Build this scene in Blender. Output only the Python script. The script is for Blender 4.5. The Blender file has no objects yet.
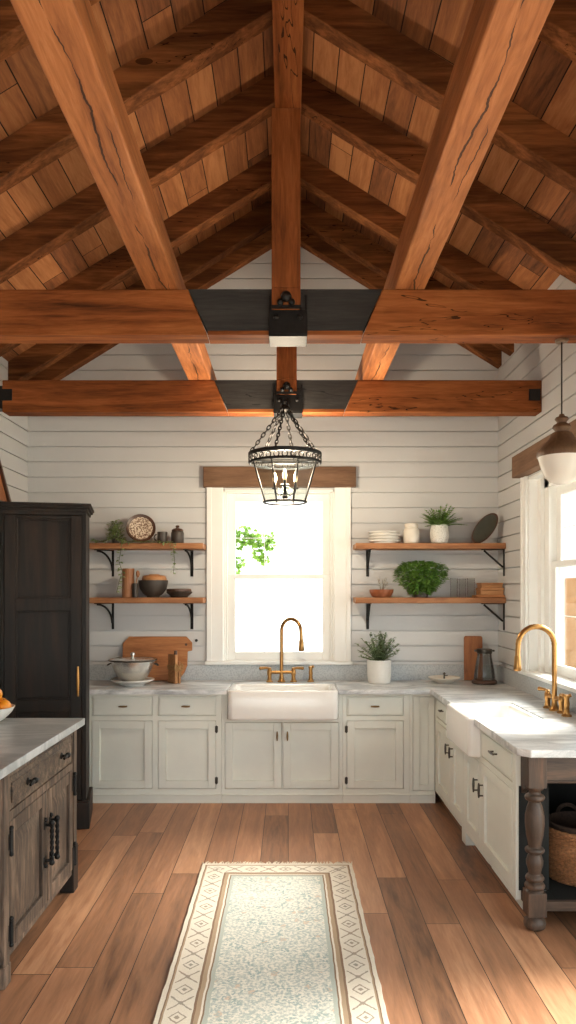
import bpy, bmesh, math, random
from mathutils import Vector, Matrix
random.seed(7)
PI = math.pi
scn = bpy.context.scene
COL = scn.collection
F = 740.0; CZ = 1.72

# ------------------------------------------------------------------ colour / node helpers
def S(r, g, b, a=1.0):
    def f(c):
        c /= 255.0
        return c / 12.92 if c <= 0.04045 else ((c + 0.055) / 1.055) ** 2.4
    return (f(r), f(g), f(b), a)

class NT:
    def __init__(s, name):
        s.m = bpy.data.materials.new(name); s.m.use_nodes = True
        s.t = s.m.node_tree; s.t.nodes.clear()
        s.out = s.n('ShaderNodeOutputMaterial')
    def n(s, typ, **kw):
        nd = s.t.nodes.new(typ)
        for k, v in kw.items():
            setattr(nd, k, v)
        return nd
    def put(s, sock, v):
        if isinstance(v, bpy.types.NodeSocket): s.t.links.new(v, sock)
        elif v is not None: sock.default_value = v
    def math(s, op, a, b=None, c=None, clamp=False):
        nd = s.n('ShaderNodeMath', operation=op, use_clamp=clamp)
        s.put(nd.inputs[0], a)
        if b is not None: s.put(nd.inputs[1], b)
        if c is not None: s.put(nd.inputs[2], c)
        return nd.outputs[0]
    def vmath(s, op, a, b=None):
        nd = s.n('ShaderNodeVectorMath', operation=op)
        s.put(nd.inputs[0], a)
        if b is not None: s.put(nd.inputs[1], b)
        return nd.outputs[0]
    def obj(s): return s.n('ShaderNodeTexCoord').outputs['Object']
    def rnd(s): return s.n('ShaderNodeObjectInfo').outputs['Random']
    def sep(s, v):
        nd = s.n('ShaderNodeSeparateXYZ'); s.put(nd.inputs[0], v); return nd.outputs
    def comb(s, x, y, z):
        nd = s.n('ShaderNodeCombineXYZ')
        for i, v in enumerate((x, y, z)): s.put(nd.inputs[i], v)
        return nd.outputs[0]
    def mapv(s, v, scale=(1, 1, 1), loc=(0, 0, 0)):
        nd = s.n('ShaderNodeMapping'); s.put(nd.inputs['Vector'], v)
        nd.inputs['Scale'].default_value = scale; nd.inputs['Location'].default_value = loc
        return nd.outputs[0]
    def noise(s, v, scale, detail=4, rough=.55, dist=0.0, out='Fac'):
        nd = s.n('ShaderNodeTexNoise'); s.put(nd.inputs['Vector'], v)
        nd.inputs['Scale'].default_value = scale; nd.inputs['Detail'].default_value = detail
        nd.inputs['Roughness'].default_value = rough; nd.inputs['Distortion'].default_value = dist
        return nd.outputs[out]
    def vor(s, v, scale, feature='F1', out='Distance'):
        nd = s.n('ShaderNodeTexVoronoi', feature=feature); s.put(nd.inputs['Vector'], v)
        nd.inputs['Scale'].default_value = scale
        return nd.outputs[out]
    def white(s, v):
        nd = s.n('ShaderNodeTexWhiteNoise', noise_dimensions='3D'); s.put(nd.inputs['Vector'], v)
        return nd.outputs['Value']
    def ramp(s, fac, stops, interp='LINEAR'):
        nd = s.n('ShaderNodeValToRGB'); s.put(nd.inputs[0], fac)
        cr = nd.color_ramp; cr.interpolation = interp
        while len(cr.elements) < len(stops): cr.elements.new(0.5)
        for e, (p, c) in zip(cr.elements, stops):
            e.position = p; e.color = c
        return nd.outputs[0]
    def mix(s, fac, a, b, blend='MIX'):
        nd = s.n('ShaderNodeMix', data_type='RGBA', blend_type=blend, clamp_factor=True)
        s.put(nd.inputs[0], fac); s.put(nd.inputs[6], a); s.put(nd.inputs[7], b)
        return nd.outputs[2]
    def bump(s, h, strength=.3, dist=.01):
        nd = s.n('ShaderNodeBump'); s.put(nd.inputs['Height'], h)
        nd.inputs['Strength'].default_value = strength; nd.inputs['Distance'].default_value = dist
        return nd.outputs[0]
    def bsdf(s, color, rough=.5, metal=0.0, normal=None, **kw):
        nd = s.n('ShaderNodeBsdfPrincipled')
        s.put(nd.inputs['Base Color'], color); s.put(nd.inputs['Roughness'], rough); s.put(nd.inputs['Metallic'], metal)
        if normal is not None: s.put(nd.inputs['Normal'], normal)
        for k, v in kw.items(): s.put(nd.inputs[k.replace('_', ' ')], v)
        s.t.links.new(nd.outputs[0], s.out.inputs['Surface'])
        return nd

def m_plain(name, c, rough=.5, metal=0.0, var=.08, scale=18, bump=0.0, **kw):
    t = NT(name); co = t.obj()
    nz = t.noise(co, scale, 4)
    c2 = tuple(max(0, x * (1 - var * 2)) for x in c[:3]) + (1,)
    col = t.mix(t.ramp(nz, [(.3, (0, 0, 0, 1)), (.7, (1, 1, 1, 1))]), c2, c)
    nrm = t.bump(t.noise(co, scale * 4, 3), bump, .004) if bump else None
    t.bsdf(col, rough, metal, nrm, **kw)
    return t.m

def m_wood(name, dark, mid, light, axis='Z', sc=1.0, rough=.6, crack=0.0, bump=.35, spec=.35, knots=False):
    t = NT(name)
    co = t.vmath('ADD', t.obj(), t.comb(t.math('MULTIPLY', t.rnd(), 31.0), t.math('MULTIPLY', t.rnd(), 17.0), t.math('MULTIPLY', t.rnd(), 23.0)))
    st = {'X': (.09, 1, 1), 'Y': (1, .09, 1), 'Z': (1, 1, .09)}[axis]
    v = t.mapv(co, st)
    a = t.noise(v, 7 * sc, 5, .6, 1.6)
    b = t.noise(v, 55 * sc, 4, .65, .6)
    c = t.noise(co, 1.6 * sc, 2)
    f = t.math('ADD', t.math('MULTIPLY', a, .55), t.math('ADD', t.math('MULTIPLY', b, .3), t.math('MULTIPLY', c, .25)))
    col = t.ramp(f, [(.38, dark), (.54, mid), (.7, light)])
    h = b
    if crack:
        st2 = tuple(.10 if x < 1 else 1.0 for x in st)
        w = t.noise(t.mapv(co, st2), 4.5, 4, .62, .5)
        d = t.math('ABSOLUTE', t.math('SUBTRACT', w, .5))
        g = t.math('GREATER_THAN', t.noise(t.mapv(co, st2), 2.0, 1), .52)
        k = t.math('MULTIPLY', t.math('LESS_THAN', d, .0055 * crack), g)
        rings = t.vor(t.mapv(co, tuple(.4 if x < 1 else 1.0 for x in st)), 2.3)
        kn = t.math('LESS_THAN', rings, .045)
        k = t.math('MAXIMUM', k, t.math('MULTIPLY', kn, .8))
        col = t.mix(t.math('MULTIPLY', k, .85), col, tuple(x * .16 for x in dark[:3]) + (1,))
        h = t.math('SUBTRACT', b, t.math('MULTIPLY', k, 1.2))
    t.bsdf(col, rough, 0, t.bump(h, bump, .006), Specular_IOR_Level=spec)
    return t.m

def m_purlin(name, xc):
    t = NT(name); o = t.sep(t.obj()); co = t.obj()
    v = t.mapv(co, (1, .09, 1))
    a = t.noise(v, 6, 5, .6, 1.6); b = t.noise(v, 50, 4, .65, .6)
    f = t.math('ADD', t.math('MULTIPLY', a, .62), t.math('MULTIPLY', b, .38))
    col = t.ramp(f, [(.36, S(122, 72, 40)), (.54, S(172, 108, 62)), (.7, S(200, 138, 88))])
    k = None
    for sc_, amp, off, seed, wd in ((1.6, .16, 0.0, 1.3, .0045), (2.6, .09, .035, 5.1, .0025)):
        yv = t.comb(seed, o['Y'], seed * 2)
        path = t.math('ADD', t.math('MULTIPLY', t.math('SUBTRACT', t.noise(yv, sc_, 5, .62), .5), amp), xc + off)
        wv = t.math('MULTIPLY', t.math('SUBTRACT', t.noise(t.comb(seed * 3, o['Y'], 0), 2.2, 2),   .52 if off else .40), wd * 9)
        q = t.math('LESS_THAN', t.math('ABSOLUTE', t.math('SUBTRACT', o['X'], path)), t.math('MINIMUM', wv, wd))
        k = q if k is None else t.math('MAXIMUM', k, q)
    col = t.mix(t.math('MULTIPLY', k, .88), col, S(40, 22, 12))
    t.bsdf(col, .6, 0, t.bump(t.math('SUBTRACT', b, t.math('MULTIPLY', k, 1.5)), .35, .008), Specular_IOR_Level=.3)
    return t.m

def m_planks(name, cols, width, length, along='Y', rough=.5, gap=.003, bump=.3, spec=.4, grain=1.0, tone=.34):
    """boards with a random tone each, butt joints, grain"""
    t = NT(name); o = t.sep(t.obj())
    u, v = (o['X'], o['Y']) if along == 'Y' else (o['Y'], o['X'])
    ui = t.math('FLOOR', t.math('DIVIDE', u, width))
    off = t.math('MULTIPLY', t.white(t.comb(ui, 3.3, 1.1)), length)
    vv = t.math('DIVIDE', t.math('ADD', v, off), length)
    vi = t.math('FLOOR', vv)
    r = t.white(t.comb(ui, vi, 7.7))
    fu = t.math('MULTIPLY', t.math('FRACT', t.math('DIVIDE', u, width)), width)
    fv = t.math('MULTIPLY', t.math('FRACT', vv), length)
    gm = t.math('MAXIMUM', t.math('LESS_THAN', fu, gap), t.math('LESS_THAN', fv, gap))
    g = t.comb(t.math('ADD', u, t.math('MULTIPLY', r, 9)), t.math('ADD', t.math('MULTIPLY', v, .09), t.math('MULTIPLY', r, 5)), r)
    a = t.noise(g, 8 * grain, 5, .6, 1.8)
    b = t.noise(g, 70 * grain, 4, .6, .5)
    big = t.noise(t.obj(), 1.3, 2)
    f = t.math('ADD', t.math('ADD', t.math('MULTIPLY', r, tone), t.math('MULTIPLY', a, .76 - tone)), t.math('ADD', t.math('MULTIPLY', b, .2), t.math('MULTIPLY', big, .12)))
    n = len(cols)
    col = t.ramp(f, [(.3 + .42 * i / (n - 1), c) for i, c in enumerate(cols)])
    col = t.mix(gm, col, tuple(x * .25 for x in cols[0][:3]) + (1,))
    h = t.math('SUBTRACT', t.math('MULTIPLY', b, .5), gm)
    t.bsdf(col, t.math('ADD', rough, t.math('MULTIPLY', a, .15)), 0, t.bump(h, bump, .005), Specular_IOR_Level=spec)
    return t.m

def m_marble(name, base, vein, sc=1.0, rough=.25):
    t = NT(name); co = t.obj()
    w = t.noise(t.mapv(co, (.35, 1, 1)), 3.4 * sc, 6, .62, .7)
    d = t.math('ABSOLUTE', t.math('SUBTRACT', w, .5))
    c = t.noise(co, 2.2 * sc, 5, .6, .7)
    f = t.math('ADD', t.math('MULTIPLY', t.math('MINIMUM', t.math('MULTIPLY', d, 9.0), 1.0), .34), t.math('MULTIPLY', c, .5))
    sp = t.noise(co, 130, 2)
    f = t.math('ADD', f, t.math('MULTIPLY', t.math('SUBTRACT', sp, .5), .18))
    col = t.ramp(f, [(.2, vein), (.62, base)])
    t.bsdf(col, rough, 0)
    return t.m

def m_speckle(name, base, spot, sc=90, thr=.45, rough=.5, rim=None):
    t = NT(name); co = t.obj()
    f = t.noise(co, sc, 3, .6, .4)
    col = t.ramp(f, [(thr - .04, spot), (thr + .04, base)])
    t.bsdf(col, rough, 0, t.bump(f, .15, .003))
    return t.m

def m_glass(name, tint=(1, 1, 1, 1), gloss=.12, rough=.02):
    t = NT(name)
    tr = t.n('ShaderNodeBsdfTransparent'); tr.inputs[0].default_value = tint
    gl = t.n('ShaderNodeBsdfGlossy'); gl.inputs['Roughness'].default_value = rough
    lw = t.n('ShaderNodeLayerWeight'); lw.inputs['Blend'].default_value = gloss
    mx = t.n('ShaderNodeMixShader')
    t.put(mx.inputs[0], t.math('MULTIPLY', lw.outputs['Fresnel'], .8))
    t.t.links.new(tr.outputs[0], mx.inputs[1]); t.t.links.new(gl.outputs[0], mx.inputs[2])
    t.t.links.new(mx.outputs[0], t.out.inputs['Surface'])
    return t.m

def m_leaf(name, dark, light):
    t = NT(name); co = t.obj()
    col = t.mix(t.ramp(t.noise(co, 25, 2), [(.35, (0, 0, 0, 1)), (.65, (1, 1, 1, 1))]), dark, light)
    d = t.n('ShaderNodeBsdfPrincipled'); t.put(d.inputs['Base Color'], col); d.inputs['Roughness'].default_value = .5
    tl = t.n('ShaderNodeBsdfTranslucent'); t.put(tl.inputs[0], col)
    mx = t.n('ShaderNodeMixShader'); mx.inputs[0].default_value = .3
    t.t.links.new(d.outputs[0], mx.inputs[1]); t.t.links.new(tl.outputs[0], mx.inputs[2])
    t.t.links.new(mx.outputs[0], t.out.inputs['Surface'])
    return t.m

# ------------------------------------------------------------------ mesh builder
class MB:
    def __init__(s): s.b = bmesh.new()
    def quadbox(s, P):   # 8 points: bottom 4 ccw, top 4
        v = [s.b.verts.new(p) for p in P]
        for f in ((3, 2, 1, 0), (4, 5, 6, 7), (0, 1, 5, 4), (1, 2, 6, 5), (2, 3, 7, 6), (3, 0, 4, 7)):
            s.b.faces.new([v[i] for i in f])
        return s
    def box(s, x0, x1, y0, y1, z0, z1, M=None):
        P = [Vector(p) for p in ((x0, y0, z0), (x1, y0, z0), (x1, y1, z0), (x0, y1, z0), (x0, y0, z1), (x1, y0, z1), (x1, y1, z1), (x0, y1, z1))]
        if M is not None: P = [M @ p for p in P]
        return s.quadbox(P)
    def prism(s, poly, a, b, axis='Z', M=None):
        """convex or concave polygon of 2-D points extruded from a to b along axis (poly in the other two axes, cyclic order)"""
        def mk(p, w):
            q = {'Z': (p[0], p[1], w), 'Y': (p[0], w, p[1]), 'X': (w, p[0], p[1])}[axis]
            q = Vector(q); return M @ q if M is not None else q
        A = [s.b.verts.new(mk(p, a)) for p in poly]; B = [s.b.verts.new(mk(p, b)) for p in poly]
        n = len(poly)
        fs = [s.b.faces.new(A[::-1]), s.b.faces.new(B)]
        for i in range(n):
            s.b.faces.new([A[i], A[(i + 1) % n], B[(i + 1) % n], B[i]])
        return s
    def rings(s, loops, cap0=True, cap1=True, closed=False):
        L = [[s.b.verts.new(p) for p in lp] for lp in loops]
        n = len(L[0])
        pairs = list(zip(L, L[1:])) + ([(L[-1], L[0])] if closed else [])
        for A, B in pairs:
            for i in range(n):
                s.b.faces.new([A[i], A[(i + 1) % n], B[(i + 1) % n], B[i]])
        if not closed:
            if cap0: s.b.faces.new(L[0][::-1])
            if cap1: s.b.faces.new(L[-1])
        return s
    def lathe(s, prof, c=(0, 0, 0), n=32, M=None, mod=None, cap0=True, cap1=True):
        loops = []
        for i, (r, z) in enumerate(prof):
            lp = []
            for k in range(n):
                a = 2 * PI * k / n
                rr = max(r, 1e-4) + (mod(i, k, a) if mod else 0)
                p = Vector((rr * math.cos(a), rr * math.sin(a), z))
                if M is not None: p = M @ p
                lp.append(p + Vector(c))
            loops.append(lp)
        return s.rings(loops, cap0, cap1)
    def cyl(s, p0, p1, r, n=16, r1=None):
        return s.tube([p0, p1], [r, r if r1 is None else r1], n)
    def tube(s, pts, r, n=8):
        pts = [Vector(p) for p in pts]
        rs = r if isinstance(r, (list, tuple)) else [r] * len(pts)
        loops = []; up = None
        for i, p in enumerate(pts):
            t = (pts[min(i + 1, len(pts) - 1)] - pts[max(i - 1, 0)])
            if t.length < 1e-9: t = Vector((0, 0, 1))
            t.normalize()
            if up is None:
                up = Vector((0, 0, 1)) if abs(t.z) < .9 else Vector((1, 0, 0))
            u = (up - t * up.dot(t)); u.normalize(); w = t.cross(u); up = u
            loops.append([p + (u * math.cos(2 * PI * k / n) + w * math.sin(2 * PI * k / n)) * rs[i] for k in range(n)])
        return s.rings(loops)
    def torus(s, c, R, r, n=40, m=8, M=None, sx=1, sy=1):
        loops = []
        for k in range(n):
            a = 2 * PI * k / n; lp = []
            for j in range(m):
                q = 2 * PI * j / m
                p = Vector(((R + r * math.cos(q)) * math.cos(a) * sx, (R + r * math.cos(q)) * math.sin(a) * sy, r * math.sin(q)))
                if M is not None: p = M @ p
                lp.append(p + Vector(c))
            loops.append(lp)
        return s.rings(loops, closed=True)
    def sphere(s, c, r, n=16, m=10, sz=1.0, mod=None):
        prof = [(r * math.sin(PI * i / m), -r * sz * math.cos(PI * i / m)) for i in range(m + 1)]
        return s.lathe(prof, c, n, mod=mod)
    def leaf(s, p, d, up, ln, w, fold=.15):
        d = Vector(d).normalized(); side = d.cross(Vector(up))
        if side.length < 1e-4: side = d.cross(Vector((1, 0, 0)))
        side.normalize(); nn = side.cross(d); p = Vector(p)
        q = [p, p + d * ln * .3 + side * w * .5 + nn * w * fold, p + d * ln * .7 + side * w * .38 + nn * w * fold * .7, p + d * ln - nn * ln * .1,
             p + d * ln * .7 - side * w * .38 + nn * w * fold * .7, p + d * ln * .3 - side * w * .5 + nn * w * fold, p + d * ln * .5]
        v = [s.b.verts.new(x) for x in q]
        for i in range(6): s.b.faces.new([v[6], v[i], v[(i + 1) % 6]])
        return s
    def build(s, name, mat, parent=None, smooth=40, bev=0, seg=2, loc=(0, 0, 0), rz=0):
        me = bpy.data.meshes.new(name)
        bmesh.ops.recalc_face_normals(s.b, faces=s.b.faces)
        s.b.to_mesh(me); s.b.free()
        o = bpy.data.objects.new(name, me); COL.objects.link(o)
        for mm in (mat if isinstance(mat, (list, tuple)) else [mat]): me.materials.append(mm)
        if smooth:
            me.polygons.foreach_set('use_smooth', [True] * len(me.polygons))
            me.set_sharp_from_angle(angle=math.radians(smooth))
        if bev:
            md = o.modifiers.new('Bevel', 'BEVEL'); md.width = bev; md.segments = seg; md.limit_method = 'ANGLE'; md.angle_limit = math.radians(40)
            md.harden_normals = False
        o.location = loc; o.rotation_euler = (0, 0, rz)
        if parent is not None: o.parent = parent
        return o

def tag(o, label, cat, group=None, kind=None):
    o['label'] = label; o['category'] = cat
    if group: o['group'] = group
    if kind: o['kind'] = kind
    return o
def thing(name, label, cat, loc=(0, 0, 0), rz=0, group=None, kind=None):
    o = bpy.data.objects.new(name, None); COL.objects.link(o)
    o.location = loc; o.rotation_euler = (0, 0, rz); o.empty_display_size = .1
    return tag(o, label, cat, group, kind)
def dup(root, loc, rz, label, group=None):
    r = root.copy(); COL.objects.link(r); r.location = loc; r.rotation_euler = (0, 0, rz); r['label'] = label
    if group: r['group'] = group
    for ch in list(root.children):
        c = ch.copy(); COL.objects.link(c); c.parent = r
        for g in list(ch.children):
            d = g.copy(); COL.objects.link(d); d.parent = c
    return r
def arc(c, e1, e2, r, a0, a1, n):
    c = Vector(c); e1 = Vector(e1); e2 = Vector(e2)
    return [c + e1 * (r * math.cos(a0 + (a1 - a0) * i / n)) + e2 * (r * math.sin(a0 + (a1 - a0) * i / n)) for i in range(n + 1)]
def rrect(x0, x1, y0, y1, r, z, n=5):
    pts = []
    for cx, cy, a in ((x1 - r, y1 - r, 0), (x0 + r, y1 - r, PI / 2), (x0 + r, y0 + r, PI), (x1 - r, y0 + r, 1.5 * PI)):
        for i in range(n + 1):
            q = a + PI / 2 * i / n
            pts.append((cx + r * math.cos(q), cy + r * math.sin(q), z))
    return pts

# ------------------------------------------------------------------ materials
WHITE = m_plain('white_paint', S(206, 206, 205), .55, var=.02, scale=3)
TRIMW = m_plain('white_trim_paint', S(240, 240, 236), .45, var=.015, scale=4)
CABP = m_plain('greige_cabinet_paint', S(225, 227, 217), .45, var=.03, scale=5)
CERAM = m_plain('white_fireclay', S(240, 238, 233), .15, var=.01)
STONE = m_marble('grey_marble', S(232, 233, 232), S(158, 161, 163), 1.0, .3)
STONE2 = m_speckle('grey_stone_splash', S(190, 194, 195), S(168, 173, 176), 75, .47, .45)
ISTONE = m_marble('island_stone', S(190, 192, 192), S(150, 155, 157), 1.3, .3)
BEAM = {a: m_wood('orange_beam_wood_' + a, S(62, 32, 15), S(130, 72, 35), S(168, 102, 54), a, 1.0, .7, crack=.5, spec=.15) for a in 'XYZ'}
RAFT = m_wood('rafter_wood', S(60, 35, 20), S(112, 68, 38), S(164, 104, 60), 'X', .8, .8, crack=.4, bump=.15, spec=.1)
DECK = m_planks('roof_boards', [S(74, 46, 30), S(124, 78, 48), S(158, 102, 62), S(184, 126, 80)], .15, 1.7, 'Y', .7, .006, .6, .2, 1.6, .26)
FLOOR = m_planks('floor_boards', [S(84, 58, 43), S(134, 94, 67), S(161, 114, 83), S(190, 142, 106)], .178, 1.9, 'Y', .36, .004, .25, .45, 1.0, .25)
DARKB = m_wood('charred_beam_band', S(30, 29, 28), S(48, 46, 44), S(62, 60, 57), 'X', 1.5, .75, crack=.6)
IRON = m_plain('black_iron', S(44, 43, 42), .5, .7, var=.15, scale=40, bump=.15)
STEEL = m_plain('grey_strap_iron', S(88, 88, 88), .5, .5, var=.1, scale=30)
SHELFW = m_wood('shelf_wood', S(112, 72, 44), S(160, 108, 70), S(184, 134, 92), 'X', 1.2, .55)
LINTEL = m_wood('lintel_wood', S(78, 54, 38), S(112, 82, 60), S(134, 102, 78), 'X', 1.5, .7)
LINTELY = m_wood('lintel_wood_side', S(78, 54, 38), S(112, 82, 60), S(134, 102, 78), 'Y', 1.5, .7)
PANTRY = m_wood('black_stained_wood', S(24, 22, 19), S(33, 29, 26), S(54, 41, 32), 'Z', .7, .55, bump=.2, spec=.25)
ISLW = m_wood('weathered_island_wood', S(34, 31, 29), S(84, 70, 59), S(140, 118, 100), 'Z', 1.9, .6, bump=.4)
ISLWY = m_wood('weathered_island_wood_rail', S(36, 33, 30), S(88, 74, 62), S(144, 122, 103), 'Y', 1.9, .6, bump=.4)
TABW = m_wood('grey_brown_table_wood', S(46, 38, 32), S(72, 58, 48), S(108, 80, 60), 'Z', 1.2, .5, bump=.3)
TABWX = m_wood('grey_brown_table_rail', S(46, 38, 32), S(72, 58, 48), S(108, 80, 60), 'X', 1.2, .5, bump=.3)
DKPAN = m_plain('dark_grey_panel', S(34, 35, 34), .8, var=.05, scale=6, Specular_IOR_Level=.15)
BRASS = m_plain('aged_brass', S(178, 132, 78), .3, 1.0, var=.12, scale=40)
CUPB = m_plain('dull_brass_pull', S(140, 112, 74), .35, .9, var=.1, scale=60)
DKPULL = m_plain('pewter_pull', S(84, 80, 74), .35, .9, var=.1, scale=60)
SILVER = m_plain('hammered_silver', S(232, 231, 226), .26, .85, var=.05, scale=30, bump=.2)
PLATEW = m_plain('white_glaze', S(232, 229, 222), .3, var=.02)
CREAM = m_plain('cream_stoneware', S(222, 214, 200), .5, var=.03)
POTSP = m_speckle('speckled_white_pot', S(225, 222, 214), S(172, 166, 156), 150, .42)
POTW = m_plain('matte_white_pot', S(228, 225, 218), .6, var=.03, scale=30, bump=.2)
DKCER = m_plain('dark_stoneware', S(66, 58, 52), .5, var=.15, scale=25)
PATT = m_speckle('cream_brown_speckle', S(214, 198, 176), S(110, 80, 60), 85, .5)
DKRIM = m_plain('dark_brown_glaze', S(82, 54, 38), .4, var=.15, scale=25)
COPW = m_wood('copper_brown_wood', S(92, 58, 38), S(146, 98, 66), S(170, 124, 90), 'Z', 1.5, .45)
BOWLW = m_wood('honey_turned_wood', S(130, 82, 46), S(180, 124, 78), S(200, 150, 100), 'X', 2.0, .5)
CUTW = m_wood('cutting_board_wood', S(122, 74, 42), S(172, 112, 68), S(196, 140, 92), 'X', 1.4, .55)
CUTZ = m_wood('upright_board_wood', S(110, 66, 38), S(158, 100, 60), S(178, 120, 76), 'Z', 1.4, .55)
BOXW = m_wood('small_box_wood', S(126, 82, 50), S(176, 124, 80), S(196, 148, 102), 'X', 2.0, .6)
TERRA = m_plain('terracotta_glaze', S(150, 84, 48), .4, var=.15, scale=20)
TWINE = m_plain('twine', S(176, 136, 88), .9, var=.15, scale=80)
WICKER = m_plain('wicker', S(176, 124, 82), .7, var=.3, scale=60)
WICKD = m_plain('dark_wicker', S(66, 48, 36), .8, var=.3, scale=60)
ORANGE = m_plain('orange_peel', S(240, 150, 30), .45, var=.12, scale=8, bump=.3)
SOIL = m_plain('potting_soil', S(50, 38, 30), .9, var=.2)
GREEN = m_leaf('fresh_green_leaf', S(72, 106, 46), S(116, 150, 70))
GREEND = m_leaf('deep_green_leaf', S(84, 130, 54), S(138, 176, 84))
GREENG = m_leaf('grey_green_leaf', S(108, 130, 78), S(160, 178, 122))
GREENL = m_leaf('sunny_green_leaf', S(90, 130, 50), S(150, 186, 84))
STEMM = m_plain('green_stem', S(86, 98, 56), .6)
TWIGM = m_plain('brown_twig', S(96, 78, 58), .8)
GLASS = m_glass('window_glass', (.98, .99, .98, 1), .08)
LGLASS = m_glass('lantern_glass', (.90, .92, .92, 1), .12)
TGLASS = m_glass('tumbler_glass', (.955, .96, .955, 1), .10, .05)
GROUND = m_plain('pale_paving', S(205, 200, 190), .8, var=.05, scale=2)
FENCEW = m_wood('cedar_fence', S(170, 116, 74), S(206, 154, 106), S(222, 178, 130), 'Z', 1.0, .8)
SHADEW = m_wood('pendant_brown', S(76, 56, 40), S(106, 80, 58), S(124, 96, 72), 'Z', 2.0, .5)
OPAL = m_plain('opal_glass', S(232, 228, 218), .25, var=.01)
t = NT('candle_bulb'); t.bsdf(S(245, 225, 190), .3, 0, Emission_Color=S(255, 205, 140), Emission_Strength=.35); BULB = t.m

# rug
def m_rug(hw, hl):
    t = NT('rug_weave'); co = t.obj(); wob = t.noise(co, 9, 2)
    o = t.sep(co)
    wv = t.math('MULTIPLY', t.math('SUBTRACT', wob, .5), .012)
    dx = t.math('SUBTRACT', hw, t.math('ABSOLUTE', t.math('ADD', o['X'], wv)))
    dy = t.math('SUBTRACT', hl, t.math('ABSOLUTE', t.math('ADD', o['Y'], wv)))
    d = t.math('MINIMUM', dx, dy)
    run = t.math('ADD', t.math('MULTIPLY', t.math('LESS_THAN', dx, dy), o['Y']), t.math('MULTIPLY', t.math('GREATER_THAN', dx, dy), o['X']))
    cream = S(216, 204, 184); tan = S(166, 142, 116); brown = S(126, 100, 80); blue = S(172, 178, 168); cr2 = S(220, 210, 193)
    band = t.ramp(t.math('DIVIDE', d, .3), [(0, cr2), (.075, brown), (.095, tan), (.12, cr2), (.5, brown), (.535, tan), (.60, cr2), (.63, brown), (.655, blue), (.72, cr2)], 'CONSTANT')
    P = .105
    q = t.math('SUBTRACT', t.math('FRACT', t.math('DIVIDE', run, P)), .5)
    qi = t.math('FLOOR', t.math('DIVIDE', run, P))
    qa = t.math('ABSOLUTE', q)
    e = t.math('DIVIDE', t.math('SUBTRACT', d, .093), .1)       # -.5 .. .5 across the band
    ea = t.math('ABSOLUTE', e)
    dia = t.math('ADD', t.math('MULTIPLY', qa, .95), ea)
    jit = t.math('MULTIPLY', t.math('SUBTRACT', t.noise(co, 60, 2), .5), .16)
    dia = t.math('ADD', dia, jit)
    ringo = t.math('MULTIPLY', t.math('GREATER_THAN', dia, .30), t.math('LESS_THAN', dia, .40))
    core = t.math('LESS_THAN', dia, .13)
    crs = t.math('LESS_THAN', t.math('ABSOLUTE', t.math('SUBTRACT', t.math('ADD', qa, jit), ea)), .06)
    odd = t.math('GREATER_THAN', t.math('FRACT', t.math('MULTIPLY', qi, .5)), .25)
    mot = t.math('MAXIMUM', t.math('MULTIPLY', t.math('MAXIMUM', ringo, core), t.math('SUBTRACT', 1, odd)), t.math('MULTIPLY', t.math('MAXIMUM', crs, core), odd))
    inb = t.math('MULTIPLY', t.math('GREATER_THAN', d, .043), t.math('LESS_THAN', d, .143))
    mcol = t.mix(t.noise(co, 6, 1), S(134, 102, 78), S(112, 118, 114))
    band = t.mix(t.math('MULTIPLY', t.math('MULTIPLY', mot, inb), .75), band, mcol)
    # field: mottled pale blue over cream with peach sprigs
    n1 = t.noise(co, 70, 4, .7); n2 = t.noise(co, 5, 3); n3 = t.noise(co, 14, 2)
    fc = t.mix(t.ramp(n1, [(.44, (0, 0, 0, 1)), (.56, (1, 1, 1, 1))]), S(140, 158, 156), S(218, 212, 198))
    fc = t.mix(t.math('MULTIPLY', n2, .5), fc, S(226, 220, 206))
    vr = t.vor(t.vmath('ADD', co, t.mapv(t.noise(co, 30, 3, out='Color'), (.05, .05, 0))), 11.0)
    sprig = t.math('MULTIPLY', t.math('LESS_THAN', vr, .2), t.math('GREATER_THAN', n1, .47))
    fc = t.mix(t.math('MULTIPLY', sprig, .55), fc, S(196, 158, 130))
    tl = t.math('MULTIPLY', t.math('GREATER_THAN', n3, .57), t.math('LESS_THAN', n1, .5))
    fc = t.mix(t.math('MULTIPLY', tl, .45), fc, S(124, 150, 150))
    col = t.mix(t.math('GREATER_THAN', d, .216), band, fc)
    col = t.mix(t.math('MULTIPLY', t.math('SUBTRACT', t.noise(co, 300, 2), .3), .7, clamp=True), col, S(150, 138, 122))
    t.bsdf(col, .95, 0, t.bump(t.noise(co, 260, 2), .5, .004), Specular_IOR_Level=.1)
    return t.m

# ------------------------------------------------------------------ room shell
XL, XR, YB, YF = -2.336, 1.887, 6.65, -1.2
SL = .62
ZR = 1.72 + 3.17                 # rafter underside at the ridge line
def z_raft(x): return ZR - SL * abs(x)
def z_deck(x): return z_raft(x) + .20

tag(MB().box(XL - .3, XR + .3, YF, YB + .2, -.1, 0).build('floor', FLOOR, smooth=0), 'wide brown wooden floorboards running towards the back wall', 'floor', kind='structure')
b = MB()
b.prism([(0, z_deck(0)), (XL - .4, z_deck(XL - .4)), (XL - .4, z_deck(XL - .4) + .05), (0, z_deck(0) + .05)], YF, YB + .25, 'Y')
b.prism([(0, z_deck(0)), (XR + .4, z_deck(XR + .4)), (XR + .4, z_deck(XR + .4) + .05), (0, z_deck(0) + .05)], YF, YB + .25, 'Y')
tag(b.build('ceiling', DECK, smooth=0), 'sloped roof lining of rough brown boards above the rafters', 'ceiling', kind='structure')

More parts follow.
